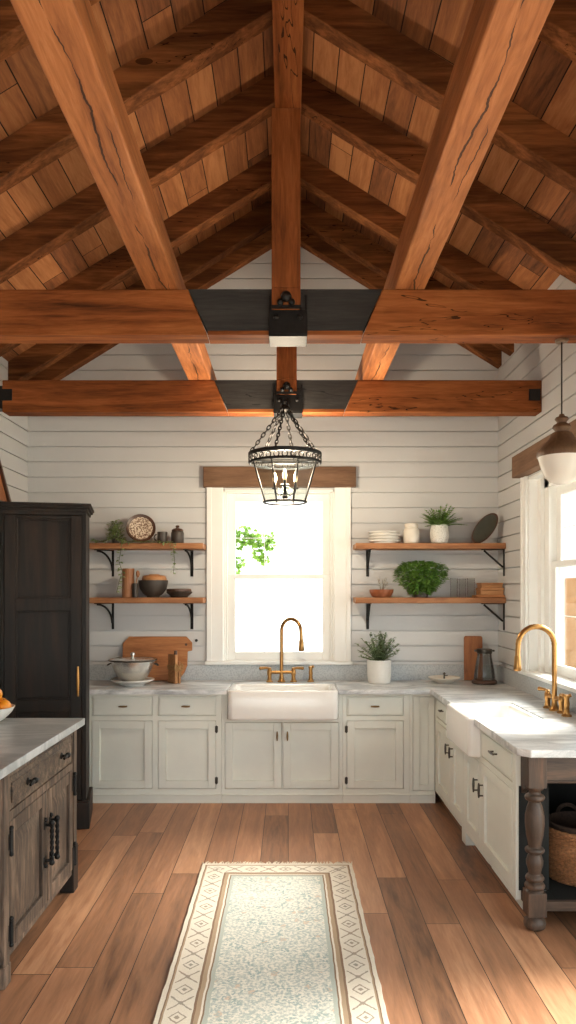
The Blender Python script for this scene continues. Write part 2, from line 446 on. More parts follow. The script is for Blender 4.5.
def clip(poly, a, bb, c):        # keep a*x + b*y <= c
    out = []
    for i, p in enumerate(poly):
        q = poly[(i + 1) % len(poly)]
        dp = a * p[0] + bb * p[1] - c; dq = a * q[0] + bb * q[1] - c
        if dp <= 0: out.append(p)
        if dp * dq < 0:
            t_ = dp / (dp - dq); out.append((p[0] + t_ * (q[0] - p[0]), p[1] + t_ * (q[1] - p[1])))
    return out
def shiplap(name, label, u0, u1, z1, clips, holes, thick, place):
    """boards + backing; place(poly, w0, w1, mb): w = 0 at the room side, growing outwards"""
    mb = MB(); ROW = .1375; GAP = .011
    def cells(z0, zz, ulim=(u0, u1)):
        us = sorted({ulim[0], ulim[1]} | {h[0] for h in holes} | {h[1] for h in holes})
        zs = sorted({z0, zz} | {h[k] for h in holes for k in (2, 3) if z0 < h[k] < zz})
        for ua, ub in zip(us, us[1:]):
            for za, zb in zip(zs, zs[1:]):
                cu, cz = (ua + ub) / 2, (za + zb) / 2
                if any(h[0] < cu < h[1] and h[2] < cz < h[3] for h in holes): continue
                p = [(ua, za), (ub, za), (ub, zb), (ua, zb)]
                for cl in clips: p = clip(p, *cl)
                if len(p) >= 3: yield p
    z = .005; 
    while z < z1:
        for p in cells(z, min(z + ROW - GAP, z1)): place(p, 0, .022, mb)
        z += ROW
    for p in cells(0, z1): place(p, .021, thick, mb)
    return tag(mb.build(name, WHITE, smooth=0), label, 'wall', kind='structure')

H1 = (-.585, .42, 1.10, 2.64)           # window hole, back wall (x, z)
H2 = (4.10, 5.82, 1.10, 2.62)           # window hole, right wall (y, z)
H3 = (.4, 3.62, .0, 2.4)               # unseen door opening in the right wall, added for sunlight
gable = [(SL, 1, z_deck(0)), (-SL, 1, z_deck(0))]
shiplap('wall_back', 'white shiplap gable wall with the kitchen window', XL - .02, XR + .02, 5.2, gable, [H1], .2, lambda p, a, c, mb: mb.prism(p, YB + a, YB + c, 'Y'))
shiplap('wall_left', 'white shiplap side wall behind the black pantry', YF, YB + .2, z_deck(XL), [], [], .2, lambda p, a, c, mb: mb.prism(p, XL - a, XL - c, 'X'))
shiplap('wall_right', 'white shiplap side wall with the deep-set window', YF, YB + .2, z_deck(XR), [], [H2, H3], .28, lambda p, a, c, mb: mb.prism(p, XR + a, XR + c, 'X'))

shiplap('unseen_wall_front', 'unseen white shiplap gable wall behind the viewer, added with a doorway for daylight', XL - .02, XR + .02, 5.2, gable, [(-1.9, 1.5, 0, 2.0)], .2, lambda p, a, c, mb: mb.prism(p, YF - a, YF - c, 'Y'))  # added wall keeps front light off the roof; its doorway lets daylight in low
def window(name, label, loc, rz, w, z0, z1, mid, thick, reveal, cw, fb, stile, muntins=True, castop=False):
    t = thing(name, label, 'window', loc, rz, kind='structure')
    b = MB()
    for s in (0, 1):
        x0, x1 = ((-cw, 0.004), (w - .004, w + cw))[s]
        b.box(x0, x1, -.022, 0, z0 - .02, z1 + .02)
        b.box(x0 + (0 if s == 0 else cw * .72), x1 - (cw * .72 if s == 0 else 0), -.032, -.02, z0 - .02, z1 + .02)
    b.build('window_casing', TRIMW, t, bev=.003)
    b = MB()
    b.box(0, .02, 0, thick, z0, z1); b.box(w - .02, w, 0, thick, z0, z1); b.box(0, w, 0, thick, z1 - .02, z1)
    y = reveal
    b.box(.02, .02 + fb, y, y + .1, z0, z1 - .02); b.box(w - .02 - fb, w - .02, y, y + .1, z0, z1 - .02); b.box(.02, w - .02, y, y + .1, z1 - .02 - fb * .5, z1 - .02)
    if fb > .08:
        b.box(.02, .02 + fb * .45, y - .03, y, z0, z1 - .02); b.box(w - .02 - fb * .45, w - .02, y - .03, y, z0, z1 - .02)
    b.build('window_frame', TRIMW, t, bev=.003)
    MB().box(-cw - .015, w + cw + .015, -.045, .02, z0 - .03, z0).box(.0, w, .0, thick + .03, z0 - .03, z0 + .004).build('window_sill', TRIMW, t, bev=.004)
    xa, xb = .02 + fb, w - .02 - fb
    for nm, za, zb, ya, rb, rt in (('lower_sash', z0 + .004, mid + .022, reveal + .02, .075, .045), ('upper_sash', mid - .022, z1 - .02 - fb * .5, reveal + .06, .045, .07)):
        b = MB(); yb = ya + .035
        b.box(xa, xa + stile, ya, yb, za, zb); b.box(xb - stile, xb, ya, yb, za, zb)
        b.box(xa + stile, xb - stile, ya, yb, za, za + rb); b.box(xa + stile, xb - stile, ya, yb, zb - rt, zb)
        if muntins:
            gx0, gx1, gz0, gz1 = xa + stile, xb - stile, za + rb, zb - rt
            for k in ((1, 2) if nm == 'lower_sash' else (1,)):
                xm = gx0 + (gx1 - gx0) * k / 3
                b.box(xm - .003, xm + .003, ya + .012, ya + .024, gz0, gz1)
            zm = gz0 + (gz1 - gz0) * .5
            b.box(gx0, gx1, ya + .012, ya + .024, zm - .003, zm + .003)
        so = b.build(nm, TRIMW, t, bev=.003)
        MB().box(xa + stile - .004, xb - stile + .004, ya + .016, ya + .02, za + rb - .004, zb - rt + .004).build('window_pane', GLASS, so, smooth=0)
    return t
window('window_1', 'white double-hung sash window above the back sink', (-.585, YB, 0), 0, 1.005, 1.10, 2.64, 1.86, .2, .02, .143, .02, .068)
window('window_2', 'white deep-set sash window in the right wall above the side sink', (XR, 5.82, 0), -PI / 2, 1.72, 1.10, 2.62, 1.93, .28, .10, .095, .16, .085)
t = thing('added_door_1', 'unseen white glazed double door, added in the right wall to let sunlight in', 'door', (XR, 3.62, 0), -PI / 2, kind='structure')  # unseen door, added so sunlight reaches the floor and rug
b = MB(); b.box(0, .05, .1, .2, 0, 2.4).box(3.17, 3.22, .1, .2, 0, 2.4).box(.05, 3.17, .1, .2, 2.35, 2.4); b.build('door_frame', TRIMW, t)
for x0_ in (.05, 1.61):
    b = MB(); b.box(x0_, x0_ + .08, .12, .165, .01, 2.35).box(x0_ + 1.48, x0_ + 1.56, .12, .165, .01, 2.35).box(x0_ + .08, x0_ + 1.48, .12, .165, .01, .2).box(x0_ + .08, x0_ + 1.48, .12, .165, 2.27, 2.35)
    lf = b.build('door_leaf', TRIMW, t, bev=.003)
    MB().box(x0_ + .076, x0_ + 1.484, .14, .145, .196, 2.274).build('door_pane', GLASS, lf, smooth=0)
o = tag(MB().box(-.755, .605, YB - .075, YB + .0, 2.655, 2.835).build('trim_1', LINTEL, bev=.006), 'rough brown wooden lintel over the back window', 'lintel', kind='structure')
o = tag(MB().box(XR - .095, XR, 3.98, 5.93, 2.63, 2.80).build('trim_2', LINTELY, bev=.006), 'rough brown wooden lintel over the right window', 'lintel', kind='structure')

# outside
tag(MB().box(-14, 18, -14, 26, -.3, -.12).build('ground', GROUND, smooth=0), 'pale paved ground outside the windows', 'ground', kind='structure')
t = thing('wooden_fence', 'cedar board fence outside the right window', 'fence', (5.2, 11, -.12))
b = MB()
for i in range(26): b.box(-.012, .012, -3.2 + i * .28, -3.2 + i * .28 + .272, .05, 2.1)
b.build('board_panel', FENCEW, t)
for z in (.4, 1.7): MB().box(.012, .06, -3.2, 4.08, z, z + .1).build('rail', FENCEW, t)
for y in (-3, -.6, 1.8, 4): MB().box(.06, .16, y - .05, y + .05, 0, 2.05).build('post', FENCEW, t)

# ------------------------------------------------------------------ timber roof
gR = 'roof rafters'
YS = [6.53, 6.17, 5.56, 4.71, 3.96, 3.20]
ORD = ['flat against the back gable wall', 'second from the back gable wall', 'third from the back gable wall', 'fourth from the back gable wall', 'fifth from the back gable wall', 'sixth from the back gable wall, nearest']
for side in (-1, 1):
    xo = XL if side < 0 else XR
    xi = side * .07
    for Yk, od in zip(YS, ORD):
        x0 = 0
        b = MB()
        P = [(0, 0), (xo - xi, -SL * abs(xo - xi)), (xo - xi, -SL * abs(xo - xi) + .2), (0, .2)]
        b.prism(P, 0, .118, 'Y')
        o = b.build('roof_rafter', RAFT, bev=.004)
        o.location = (xi, Yk, z_raft(xi))
        tag(o, 'brown wooden rafter on the %s roof slope, %s' % ('left' if side < 0 else 'right', od), 'rafter', gR, 'thing')
tag(MB().box(-.0685, .0685, YF, YB, 4.228, z_deck(.08)).build('ridge_beam', BEAM['Y'], bev=.005), 'long orange-brown ridge beam overhead carrying the tops of the rafters', 'beam', kind='thing')
o = MB().box(-.745, -.575, YF + .2, YB, 3.298, 3.44).build('purlin_beam', m_purlin('purlin_wood', -.655), bev=.008)
tag(o, 'thick honey-coloured beam with a long crack, left of the ridge, running front to back', 'beam', 'long beams resting on the tie beams', 'thing')
o = MB().box(.555, .715, YF + .2, YB, 3.298, 3.49).build('purlin_beam', m_purlin('purlin_wood_pale', .637), bev=.008)
tag(o, 'thick honey-coloured beam right of the ridge, running front to back', 'beam', 'long beams resting on the tie beams', 'thing')

def tie(Y, x0, x1, dep, lab, band, plate_w, zt=3.296, zb=3.058):
    t = thing('tie_beam', lab, 'beam', (0, Y, zb), 0, 'tie beams across the room', 'thing')
    h = zt - zb
    # timber in three lengths: two natural, the charred one between slanted edges
    bl, br = band
    sl = .10
    MB().prism([(x0, 0), (bl + sl, 0), (bl, h), (x0, h)], 0, dep, 'Y').build('timber', BEAM['X'], t, bev=.006)
    MB().prism([(br - sl, 0), (x1, 0), (x1, h), (br, h)], 0, dep, 'Y').build('timber', BEAM['X'], t, bev=.006)
    p = MB().prism([(bl + sl, .022), (br - sl, .022), (br, h), (bl, h)], 0.001, dep, 'Y').build('dark_band', DARKB, t)
    p['label'] = 'charred black middle length of the beam'
    MB().box(bl + sl + .001, br - sl - .001, .001, dep, 0, .0218).build('underside_strip', BEAM['X'], t)
    w = plate_w / 2
    b = MB().box(-w + .0, w + .0, -.014, 0, .0, .125).box(-w, w, -.014, dep + .012, -.012, .0).box(-w, -w + .012, -.014, 0, .125, .2).box(w - .012, w, -.014, 0, .125, .2)
    br_ = b.build('iron_strap', IRON, t, bev=.002)
    for x in (-w * .62, w * .62): MB().sphere((x, -.016, .085), .014, 10, 6).build('bolt', IRON, br_)
    return t
t1 = tie(3.85, XL, XR, .14, 'nearer orange-brown tie beam across the room with a charred middle', (-.52, .49), .20)
t2 = tie(5.50, -2.125, XR, .14, 'farther orange-brown tie beam with the glass lantern hanging from it', (-.55, .52), .215)
for x0, x1 in ((-2.13, -2.05), (1.79, 1.875)):
    MB().box(x0, x1, -.006, 0, .085, .17).build('iron_end_plate', IRON, t2)
MB().box(XL, -2.12, .02, .12, .03, .2).build('iron_hanger', IRON, t2)
def king(Y, lab, w=.15):
    t = thing('king_post', lab, 'post', (0.0, Y, 3.15), 0, 'king posts under the ridge', 'thing')
    MB().box(-w / 2, w / 2, -.018, -.0015, .034, .148).box(-w / 2, w / 2, -.018, .14, .148, 4.228 - 3.15).build('timber', BEAM['Z'], t, bev=.004)
    b = MB()
    b.sphere((0, -.032, .095), .028, 12, 8); b.sphere((-.03, -.026, .068), .018, 10, 6); b.sphere((.03, -.026, .068), .018, 10, 6); b.box(-w / 2, w / 2, -.024, -.0183, .036, .055)
    b.build('iron_rosette', IRON, t)
    return t
k1 = king(3.85, 'orange-brown post on the nearer tie beam, rising to the ridge'); k1.location.x = -.01
k2 = king(5.50, 'orange-brown post on the farther tie beam, behind the nearer post'); k2.location.x = -.01

# ------------------------------------------------------------------ cabinets
def face_frame(b, W, z0, z1, opens, y0=0, y1=.022):
    xs = sorted({0, W} | {o_[k] for o_ in opens for k in (0, 1)}); zs = sorted({z0, z1} | {o_[k] for o_ in opens for k in (2, 3)})
    for xa, xb in zip(xs, xs[1:]):
        for za, zb in zip(zs, zs[1:]):
            cx, cz = (xa + xb) / 2, (za + zb) / 2
            if not any(o_[0] < cx < o_[1] and o_[2] < cz < o_[3] for o_ in opens): b.box(xa, xb, y0, y1, za, zb)
def shaker(x0, x1, z0, z1, y0=-.002, st=.06, dep=.017, raised=False):
    g = .0035; x0 += g; x1 -= g; z0 += g; z1 -= g
    b = MB(); y1 = y0 + .022
    b.box(x0, x0 + st, y0, y1, z0, z1); b.box(x1 - st, x1, y0, y1, z0, z1)
    b.box(x0 + st, x1 - st, y0, y1, z0, z0 + st); b.box(x0 + st, x1 - st, y0, y1, z1 - st, z1)
    b.box(x0 + st, x1 - st, y0 + dep, y1, z0 + st, z1 - st)
    if raised:
        a = .012; c = .045
        xa, xb, za, zb = x0 + st + a, x1 - st - a, z0 + st + a, z1 - st - a
        lo = [(xa, y0 + dep, za), (xb, y0 + dep, za), (xb, y0 + dep, zb), (xa, y0 + dep, zb)]
        hi = [(xa + c, y0 + .001, za + c), (xb - c, y0 + .001, za + c), (xb - c, y0 + .001, zb - c), (xa + c, y0 + .001, zb - c)]
        b.rings([lo, hi])
    return b
def slab_front(x0, x1, z0, z1, y0=-.002, lip=.012):
    g = .0035; x0 += g; x1 -= g; z0 += g; z1 -= g
    b = MB()
    b.box(x0, x1, y0 + .006, y0 + .022, z0, z1)
    b.box(x0 + lip, x1 - lip, y0, y0 + .006, z0 + lip, z1 - lip)
    return b
def pull(x, z, vert, ln, mat, par, y0=-.002, r=.006):
    b = MB(); h = ln / 2; so = .026
    e = (lambda q: (x, y0 - so, z + q)) if vert else (lambda q: (x + q, y0 - so, z))
    f = (lambda q: (x, y0, z + q)) if vert else (lambda q: (x + q, y0, z))
    b.tube([e(-h), e(-h * .5), e(0), e(h * .5), e(h)], [r * .8, r * 1.2, r * 1.35, r * 1.2, r * .8], 10)
    for q in (-h * .72, h * .72): b.cyl(f(q), e(q), r * .8, 8)
    return b.build('handle', mat, par)
def hinge(x, z, par, mat, ln=.06):
    return MB().cyl((x, -.007, z - ln / 2), (x, -.007, z + ln / 2), .006, 8).box(x - .012, x + .012, -.004, -.001, z - ln * .42, z + ln * .42).build('hinge', mat, par)

def cabinet(name, label, loc, rz, W, H, D, fronts, group, z0=.075, plinth=True, mat=CABP, pmat=CUPB, zback=.0):
    t = thing(name, label, 'cabinet', loc, rz, group)
    opens = [f[1] for f in fronts]
    b = MB(); face_frame(b, W, z0, H, opens)
    b.box(0, W, .0225, D, z0, H - .002)
    b.build('carcass', mat, t, smooth=0)
    if plinth:
        MB().box(0, W, -.006, D, 0, z0 - .012).box(0, W, -.012, .02, z0 - .012, z0 - .001).build('plinth', mat, t, bev=.002)
    for kind, (x0, x1, za, zb), hd, hg in fronts:
        if kind == 'drawer':
            d = slab_front(x0, x1, za, zb).build('drawer', mat, t, bev=.0025)
        else:
            d = shaker(x0, x1, za, zb, st=.062 if x1 - x0 > .3 else .05).build('door', mat, t, bev=.002)
        if hd:
            pull(hd[0], hd[1], hd[2], hd[3], pmat, d)
        if hg is not None:
            for zz in (za + .07, zb - .07): hinge(hg, zz, d, DKPULL)
    return t
gB = 'pale grey-beige base cabinets'
TOP = .888
YC = 6.03
# unit under the left shelves
x0 = -1.63
cabinet('base_cabinet', 'pale base cabinet with two drawers over two doors, beside the black pantry', (x0, YC, 0), 0, 1.088, TOP, .60, [
    ('drawer', (.03, .525, .71, .868), (.29, .79, False, .07), None),
    ('drawer', (.57, 1.045, .71, .868), (.80, .79, False, .07), None),
    ('door', (.03, .525, .115, .672), None, None),
    ('door', (.57, 1.045, .115, .672), None, 1.047)], gB)
# sink unit below the window
cabinet('base_cabinet', 'pale two-door base cabinet under the white apron sink by the back window', (-.54, YC, 0), 0, .985, .685, .60, [
    ('door', (.025, .49, .115, .66), (.452, .55, True, .075), None),
    ('door', (.497, .955, .115, .66), (.535, .55, True, .075), None)], gB)
MB().box(-.54, -.495, YC, YC + .5, .685, TOP).build('tmp', CABP)
bpy.data.objects['tmp'].name = 'side_stile'; bpy.data.objects['side_stile'].location = (.54, -YC, 0); 
bpy.data.objects['side_stile'].parent = [o for o in COL.objects if o.name.startswith('base_cabinet')][-1]
MB().box(.412, .445, YC, YC + .5, .685, TOP).build('side_stile', CABP, [o for o in COL.objects if o.name.startswith('base_cabinet')][-1], loc=(.54, -YC, 0))
cabinet('base_cabinet', 'pale base cabinet with one drawer over one door, right of the back sink', (.447, YC, 0), 0, .545, TOP, .60, [
    ('drawer', (.03, .495, .71, .868), (.26, .79, False, .07), None),
    ('door', (.03, .495, .115, .672), None, .028)], gB)
cabinet('base_cabinet', 'narrow pale corner cabinet with one tall panel', (.994, YC, 0), 0, .205, TOP, .60, [
    ('door', (.022, .203, .10, .868), None, None)], gB)
# right run: local x runs towards the viewer
XC = 1.20
rz = -PI / 2
def right_unit(label, ya, yb, fronts, H=TOP, D=.665):
    return cabinet('base_cabinet', label, (XC, ya, 0), rz, ya - yb, H, D, fronts, gB, z0=.10, plinth=False, pmat=DKPULL)
u1 = right_unit('pale right-run base cabinet with a drawer over a door, by the corner', 6.028, 5.45, [
    ('drawer', (.06, .55, .71, .868), (.30, .80, False, .07), None),
    ('door', (.06, .55, .125, .68), (.515, .55, True, .08), None)])
u2 = right_unit('pale two-door base cabinet under the side sink in the right run', 5.448, 4.62, [
    ('door', (.03, .40, .125, .655), (.065, .55, True, .08), None),
    ('door', (.425, .80, .125, .655), (.77, .50, True, .09), None)], H=.68)
u3 = right_unit('pale end cabinet with a drawer over a door, beside the turned table leg', 4.618, 3.90, [
    ('drawer', (.03, .665, .70, .868), (.34, .79, False, .10), None),
    ('door', (.03, .665, .125, .665), (.07, .50, True, .09), None)], D=.16)
MB().box(.05, .76, .07, .60, 0, .098).build('toe_kick', CABP, u2); MB().box(0, .578, .07, .60, 0, .098).build('toe_kick', CABP, u1); MB().box(0, .70, .07, .155, 0, .098).build('toe_kick', CABP, u3)
b = MB(); b.box(.32, .43, .004, .12, 0, .099); b.build('foot', CABP, u2, bev=.004)
# side stiles of the side sink unit
MB().box(0, .16, 0, .5, .682, TOP).build('side_stile', CABP, u2)

# ------------------------------------------------------------------ worktop with splash
t = thing('stone_worktop', 'grey-veined stone worktop turning the corner along both cabinet runs', 'worktop', (0, 0, .89))
poly = [(-1.80, 5.99), (-.492, 5.99), (-.492, 6.42), (.410, 6.42), (.410, 5.99), (1.145, 5.99), (1.16, 5.975), (1.16, 5.283), (1.60, 5.283), (1.60, 4.617), (1.16, 4.617), (1.16, 3.755), (1.215, 3.70), (1.886, 3.70), (1.886, 6.649), (-1.80, 6.649)]
b = MB(); b.prism(poly, 0, .04)
b.b.normal_update(); bmesh.ops.triangulate(b.b, faces=[f for f in b.b.faces if len(f.verts) > 4])
b.build('worktop_slab', STONE, t, bev=.004)
MB().box(-1.80, 1.866, 6.629, 6.649, .04, .178).box(1.866, 1.886, 3.9, 6.649, .04, .178).build('stone_splashback', STONE2, t, bev=.002)

def apron_sink(name, label, loc, rz, W, D, H, apron_round=.05):
    """local: x width, y depth from the apron face, z 0..H"""
    t = thing(name, label, 'sink', loc, rz, 'white apron-front sinks')
    L = []
    for off, z in ((.012, 0), (.003, .006), (0, .018), (0, H - .012), (.004, H - .003), (.012, H)):
        L.append(rrect(off, W - off, off, D - off, apron_round, z))
    wl = .045
    for off, z in ((wl - .006, H), (wl, H - .004), (wl + .004, H - .03), (wl + .015, .06), (wl + .05, .035)):
        L.append(rrect(off, W - off, off, D - off, max(.05, apron_round), z))
    MB().rings(L).build('basin', CERAM, t, smooth=50)
    MB().lathe([(.02, 0), (.045, 0), (.045, .004), (.035, .006), (.02, .003)], (W / 2, D / 2, .0355), 24).build('drain', STEEL, t)
    return t
s1 = apron_sink('apron_sink', 'white apron-front sink under the back window', (-.489, 5.935, .689), 0, .896, .483, .238)
s2 = apron_sink('apron_sink', 'white apron-front sink in the right-hand run by the side window', (1.125, 5.28, .684), -PI / 2, .66, .473, .243, .03)

# ------------------------------------------------------------------ faucets
def faucet(name, label, loc, rz, riser, top_r, drop, ridged=False, yaw=0.0):
    """local: spout reaches towards local -y ; bridge along local x"""
    t = thing(name, label, 'faucet', loc, rz, 'brass bridge faucets')
    b = MB()
    b.lathe([(.036, 0), (.036, .008), (.026, .016), (.02, .035), (.017, .06)], (0, 0, 0), 20)
    pts = [(0, 0, .05), (0, 0, .25), (0, 0, riser - top_r)] + arc((0, -top_r, riser - top_r), (0, 1, 0), (0, 0, 1), top_r, 0, PI, 18)[1:] + [(0, -2 * top_r - .004, riser - top_r - drop * .5)]
    b.tube(pts, .0155 if not ridged else .0165, 14)
    if ridged:
        n = 30
        for i in range(3, len(pts) - 1):
            p0, p1 = Vector(pts[i - 1]), Vector(pts[i])
            b.tube([p0.lerp(p1, .2), p0.lerp(p1, .8)], .0185, 12)
    b.build('spout', BRASS, t, rz=yaw)
    e = Vector((0, -2 * top_r - .004, riser - top_r - drop * .5))
    MB().tube([e + Vector((0, 0, .01)), e, e - Vector((0, 0, drop * .3)), e - Vector((0, 0, drop * .5)), e - Vector((0, 0, drop * .55))], [.018, .021, .024, .027, .022], 14).build('spray_head', BRASS, t, rz=yaw)
    b = MB(); bw = .105
    b.tube([(-bw, 0, .085), (bw, 0, .085)], .014, 12)
    for x in (-.05, .05): b.torus((x, 0, .085), .012, .005, 16, 6, Matrix.Rotation(PI / 2, 4, 'Y'))
    for x in (-bw, bw):
        b.lathe([(.03, 0), (.03, .008), (.02, .016), (.016, .05), (.021, .07), (.021, .1), (.015, .112), (.017, .12), (.007, .128)], (x, 0, 0), 18)
    b.build('bridge', BRASS, t)
    for s in (-1, 1):
        b = MB()
        b.tube([(s * bw, 0, .118), (s * (bw + .03), -.01, .124), (s * (bw + .075), -.022, .122)], [.009, .011, .013], 10)
        b.sphere((s * (bw + .078), -.023, .122), .015, 10, 8)
        b.build('lever', BRASS, t)
    return t
f1 = faucet('bridge_faucet', 'tall brass bridge faucet with a gooseneck spout at the back window sink', (-.057, 6.50, .9305), 0, .555, .107, .16, False, math.radians(52))
f2 = faucet('bridge_faucet', 'brass faucet with a ridged gooseneck at the side window sink', (1.775, 4.93, .9305), math.radians(-85), .56, .125, .16, True)
def sprayer(label, loc):
    t = thing('side_spray', label, 'sprayer', loc, 0, 'brass side sprays')
    MB().lathe([(.032, 0), (.032, .008), (.02, .016), (.016, .04), (.019, .05)], (0, 0, 0), 18).build('holder', BRASS, t)
    MB().lathe([(.014, .05), (.018, .075), (.014, .105), (.02, .125), (.018, .135), (.004, .14)], (0, 0, 0), 18).tube([(0, 0, .126), (.025, -.012, .135)], [.009, .012], 10).build('spray_handle', BRASS, t)
    return t
sprayer('small brass side spray right of the back window faucet', (.20, 6.52, .9305))
sprayer('small brass side spray beside the ridged side window faucet', (1.77, 4.70, .9305))

# ------------------------------------------------------------------ pantry
t = thing('pantry_cabinet', 'tall black-stained pantry cabinet with panelled doors in the left corner', 'cabinet', (-1.468, 5.38, 0), math.radians(12))
w, d, h = .765, .45, 2.36
MB().box(-w, 0, .022, d, .0, h - .05).box(-.03, 0, 0, .022, .2, h - .05).box(-w, 0, 0, .022, h - .085, h - .05).box(-w, -w + .03, 0, .022, .2, h - .05).box(-.585, -.565, .0, .022, .2, h - .085).build('carcass', PANTRY, t, bev=.003)
MB().box(-w - .0, .025, -.02, d, 0, .19).box(-w, .018, -.012, .02, .19, .205).build('plinth', PANTRY, t, bev=.006)
b = MB()
for k, (o_, za, zb) in enumerate(((.012, h - .055, h - .035), (.028, h - .035, h - .018), (.036, h - .018, h))): b.box(-w - .0, o_, -o_, d, za, zb)
b.build('crown_moulding', PANTRY, t, bev=.003)
def panel_door(x0, x1, z0, z1, rows, st):
    b = MB(); y0 = -.004; y1 = .021
    b.box(x0, x0 + st, y0, y1, z0, z1); b.box(x1 - st, x1, y0, y1, z0, z1)
    zz = [z0] + [q for r in rows for q in r] + [z1]
    for a, c in zip(zz[0::2], zz[1::2]): b.box(x0 + st, x1 - st, y0, y1, a, c)
    for a, c in rows:
        b.box(x0 + st, x1 - st, y0 + .018, y1, a, c)
        q = .016
        for xa, xb, za, zb in ((x0 + st, x0 + st + q, a, c), (x1 - st - q, x1 - st, a, c), (x0 + st + q, x1 - st - q, a, a + q), (x0 + st + q, x1 - st - q, c - q, c)):
            b.box(xa, xb, y0 + .006, y0 + .019, za, zb)
    return b
dr = panel_door(-.562, -.033, .21, h - .09, [(.30, .86), (.945, 1.585), (1.675, 2.25)], .075).build('door', PANTRY, t, bev=.003)
pull(-.055, 1.075, True, .215, BRASS, dr, -.004, .009)
dl = panel_door(-w + .032, -.588, .21, h - .09, [(.30, .86), (.945, 1.585), (1.675, 2.25)], .05).build('door', PANTRY, t, bev=.003)
for z in (.45, 1.2, 2.1): hinge(-.575, z, dr, IRON, .09)
# tray leaning on top of the pantry
t = thing('wooden_tray', 'brown wooden tray leaning on the wall on top of the black pantry', 'tray', (-2.135, 5.52, 2.369))
M = Matrix.Rotation(math.radians(-15), 4, 'Y')
MB().box(-.022, -.006, -.16, .16, .0, .62, M).build('tray_board', CUTZ, t, bev=.004)
MB().box(-.03, .016, -.19, -.16, 0.008, .65, M).box(-.03, .016, .16, .19, .008, .65, M).box(-.03, .016, -.16, .16, .62, .65, M).box(-.03, .016, -.16, .16, .008, .03, M).build('rim', DKRIM, t, bev=.004)

# ------------------------------------------------------------------ island
t = thing('kitchen_island', 'weathered dark wood island cabinet at the left edge with a drawer and two doors', 'island', (-1.235, 3.20, 0), PI / 2)
W = 1.10; D = .78; H = .938
b = MB()
op = [(.075, 1.035, .745, .90), (.075, .58, .13, .705), (.60, 1.035, .13, .705)]
face_frame(b, W, .105, H, op)
b.box(.0, W, .0225, D, .105, H)
b.build('carcass', ISLW, t, smooth=0)
MB().box(W - .075, W + .012, -.012, .07, 0, .26).build('foot', PANTRY, t, bev=.004)
MB().box(-.006, .07, -.012, .06, 0, .09).build('foot', ISLW, t, bev=.004)
for x0_ in (0, W - .075): MB().box(x0_ - .006, x0_ + .081, D - .06, D, 0, .11).build('foot', PANTRY, t, bev=.004)
MB().box(0, .066, -.008, .001, .09, H - .005).build('corner_post', ISLW, t, bev=.003)
MB().box(W - .055, W, -.008, .001, .26, H - .005).build('corner_post', ISLW, t, bev=.003)
MB().box(.04, W - .04, .08, D - .06, 0, .105).build('toe_kick', PANTRY, t)
dw = slab_front(.075, 1.035, .745, .90, -.004, .028).build('drawer', ISLWY, t, bev=.003)
def ornate_bar(x, z, par):
    b = MB()
    b.lathe([(.02, -.004), (.018, .004), (.008, .01), (.007, .03)], (0, 0, 0), 14, Matrix.Translation((x, -.004, z)) @ Matrix.Rotation(PI / 2, 4, 'X'))
    b.tube([(x - .055, -.036, z - .004), (x - .03, -.036, z), (x, -.038, z + .004), (x + .03, -.036, z), (x + .055, -.036, z - .004)], [.006, .011, .008, .011, .006], 10)
    b.sphere((x, -.04, z + .004), .015, 12, 8)
    return b.build('handle', IRON, par)
ornate_bar(.30, .825, dw); ornate_bar(.82, .83, dw)
def twist_pull(x, zc, par, ln=.2):
    b = MB(); y = -.04; n = 40; h2 = ln / 2
    for ph in (0, PI):
        b.tube([(x + .0055 * math.cos(ph + i * .55), y + .0055 * math.sin(ph + i * .55), zc - h2 + ln * i / n) for i in range(n + 1)], .006, 6)
    for s in (-1, 1):
        b.sphere((x, y, zc + s * h2), .015, 12, 8); b.cyl((x, -.002, zc + s * h2 * .9), (x, y, zc + s * h2 * .9), .008, 8)
        b.sphere((x, -.008, zc + s * (h2 + .016)), .012, 10, 6); b.box(x - .018, x + .018, -.008, -.003, zc + s * h2 * .9 - .02, zc + s * h2 * .9 + .02)
    return b.build('handle', IRON, par)
d1 = shaker(.075, .58, .13, .705, -.004, .062, .016, True).build('door', ISLW, t, bev=.003)
d2 = shaker(.60, 1.035, .13, .705, -.004, .062, .016, True).build('door', ISLW, t, bev=.003)
twist_pull(.547, .45, d1); twist_pull(.633, .45, d2)
for x, dd in ((.068, d1), (1.043, d2)):
    for z in (.62, .22):
        b = MB(); b.cyl((x, -.014, z - .05), (x, -.014, z + .05), .009, 8); b.box(x - .02, x + .02, -.010, -.006, z - .035, z + .035)
        for s in (-1, 1): b.sphere((x, -.014, z + s * .058), .011, 10, 6)
        b.build('hinge', IRON, dd)
b = MB(); b.box(-2.10, -1.193, 3.05, 4.35, 0, .04)
tag(b.build('island_worktop', ISTONE, bev=.004, loc=(0, 0, .94)), 'pale grey stone slab on top of the dark island', 'worktop')
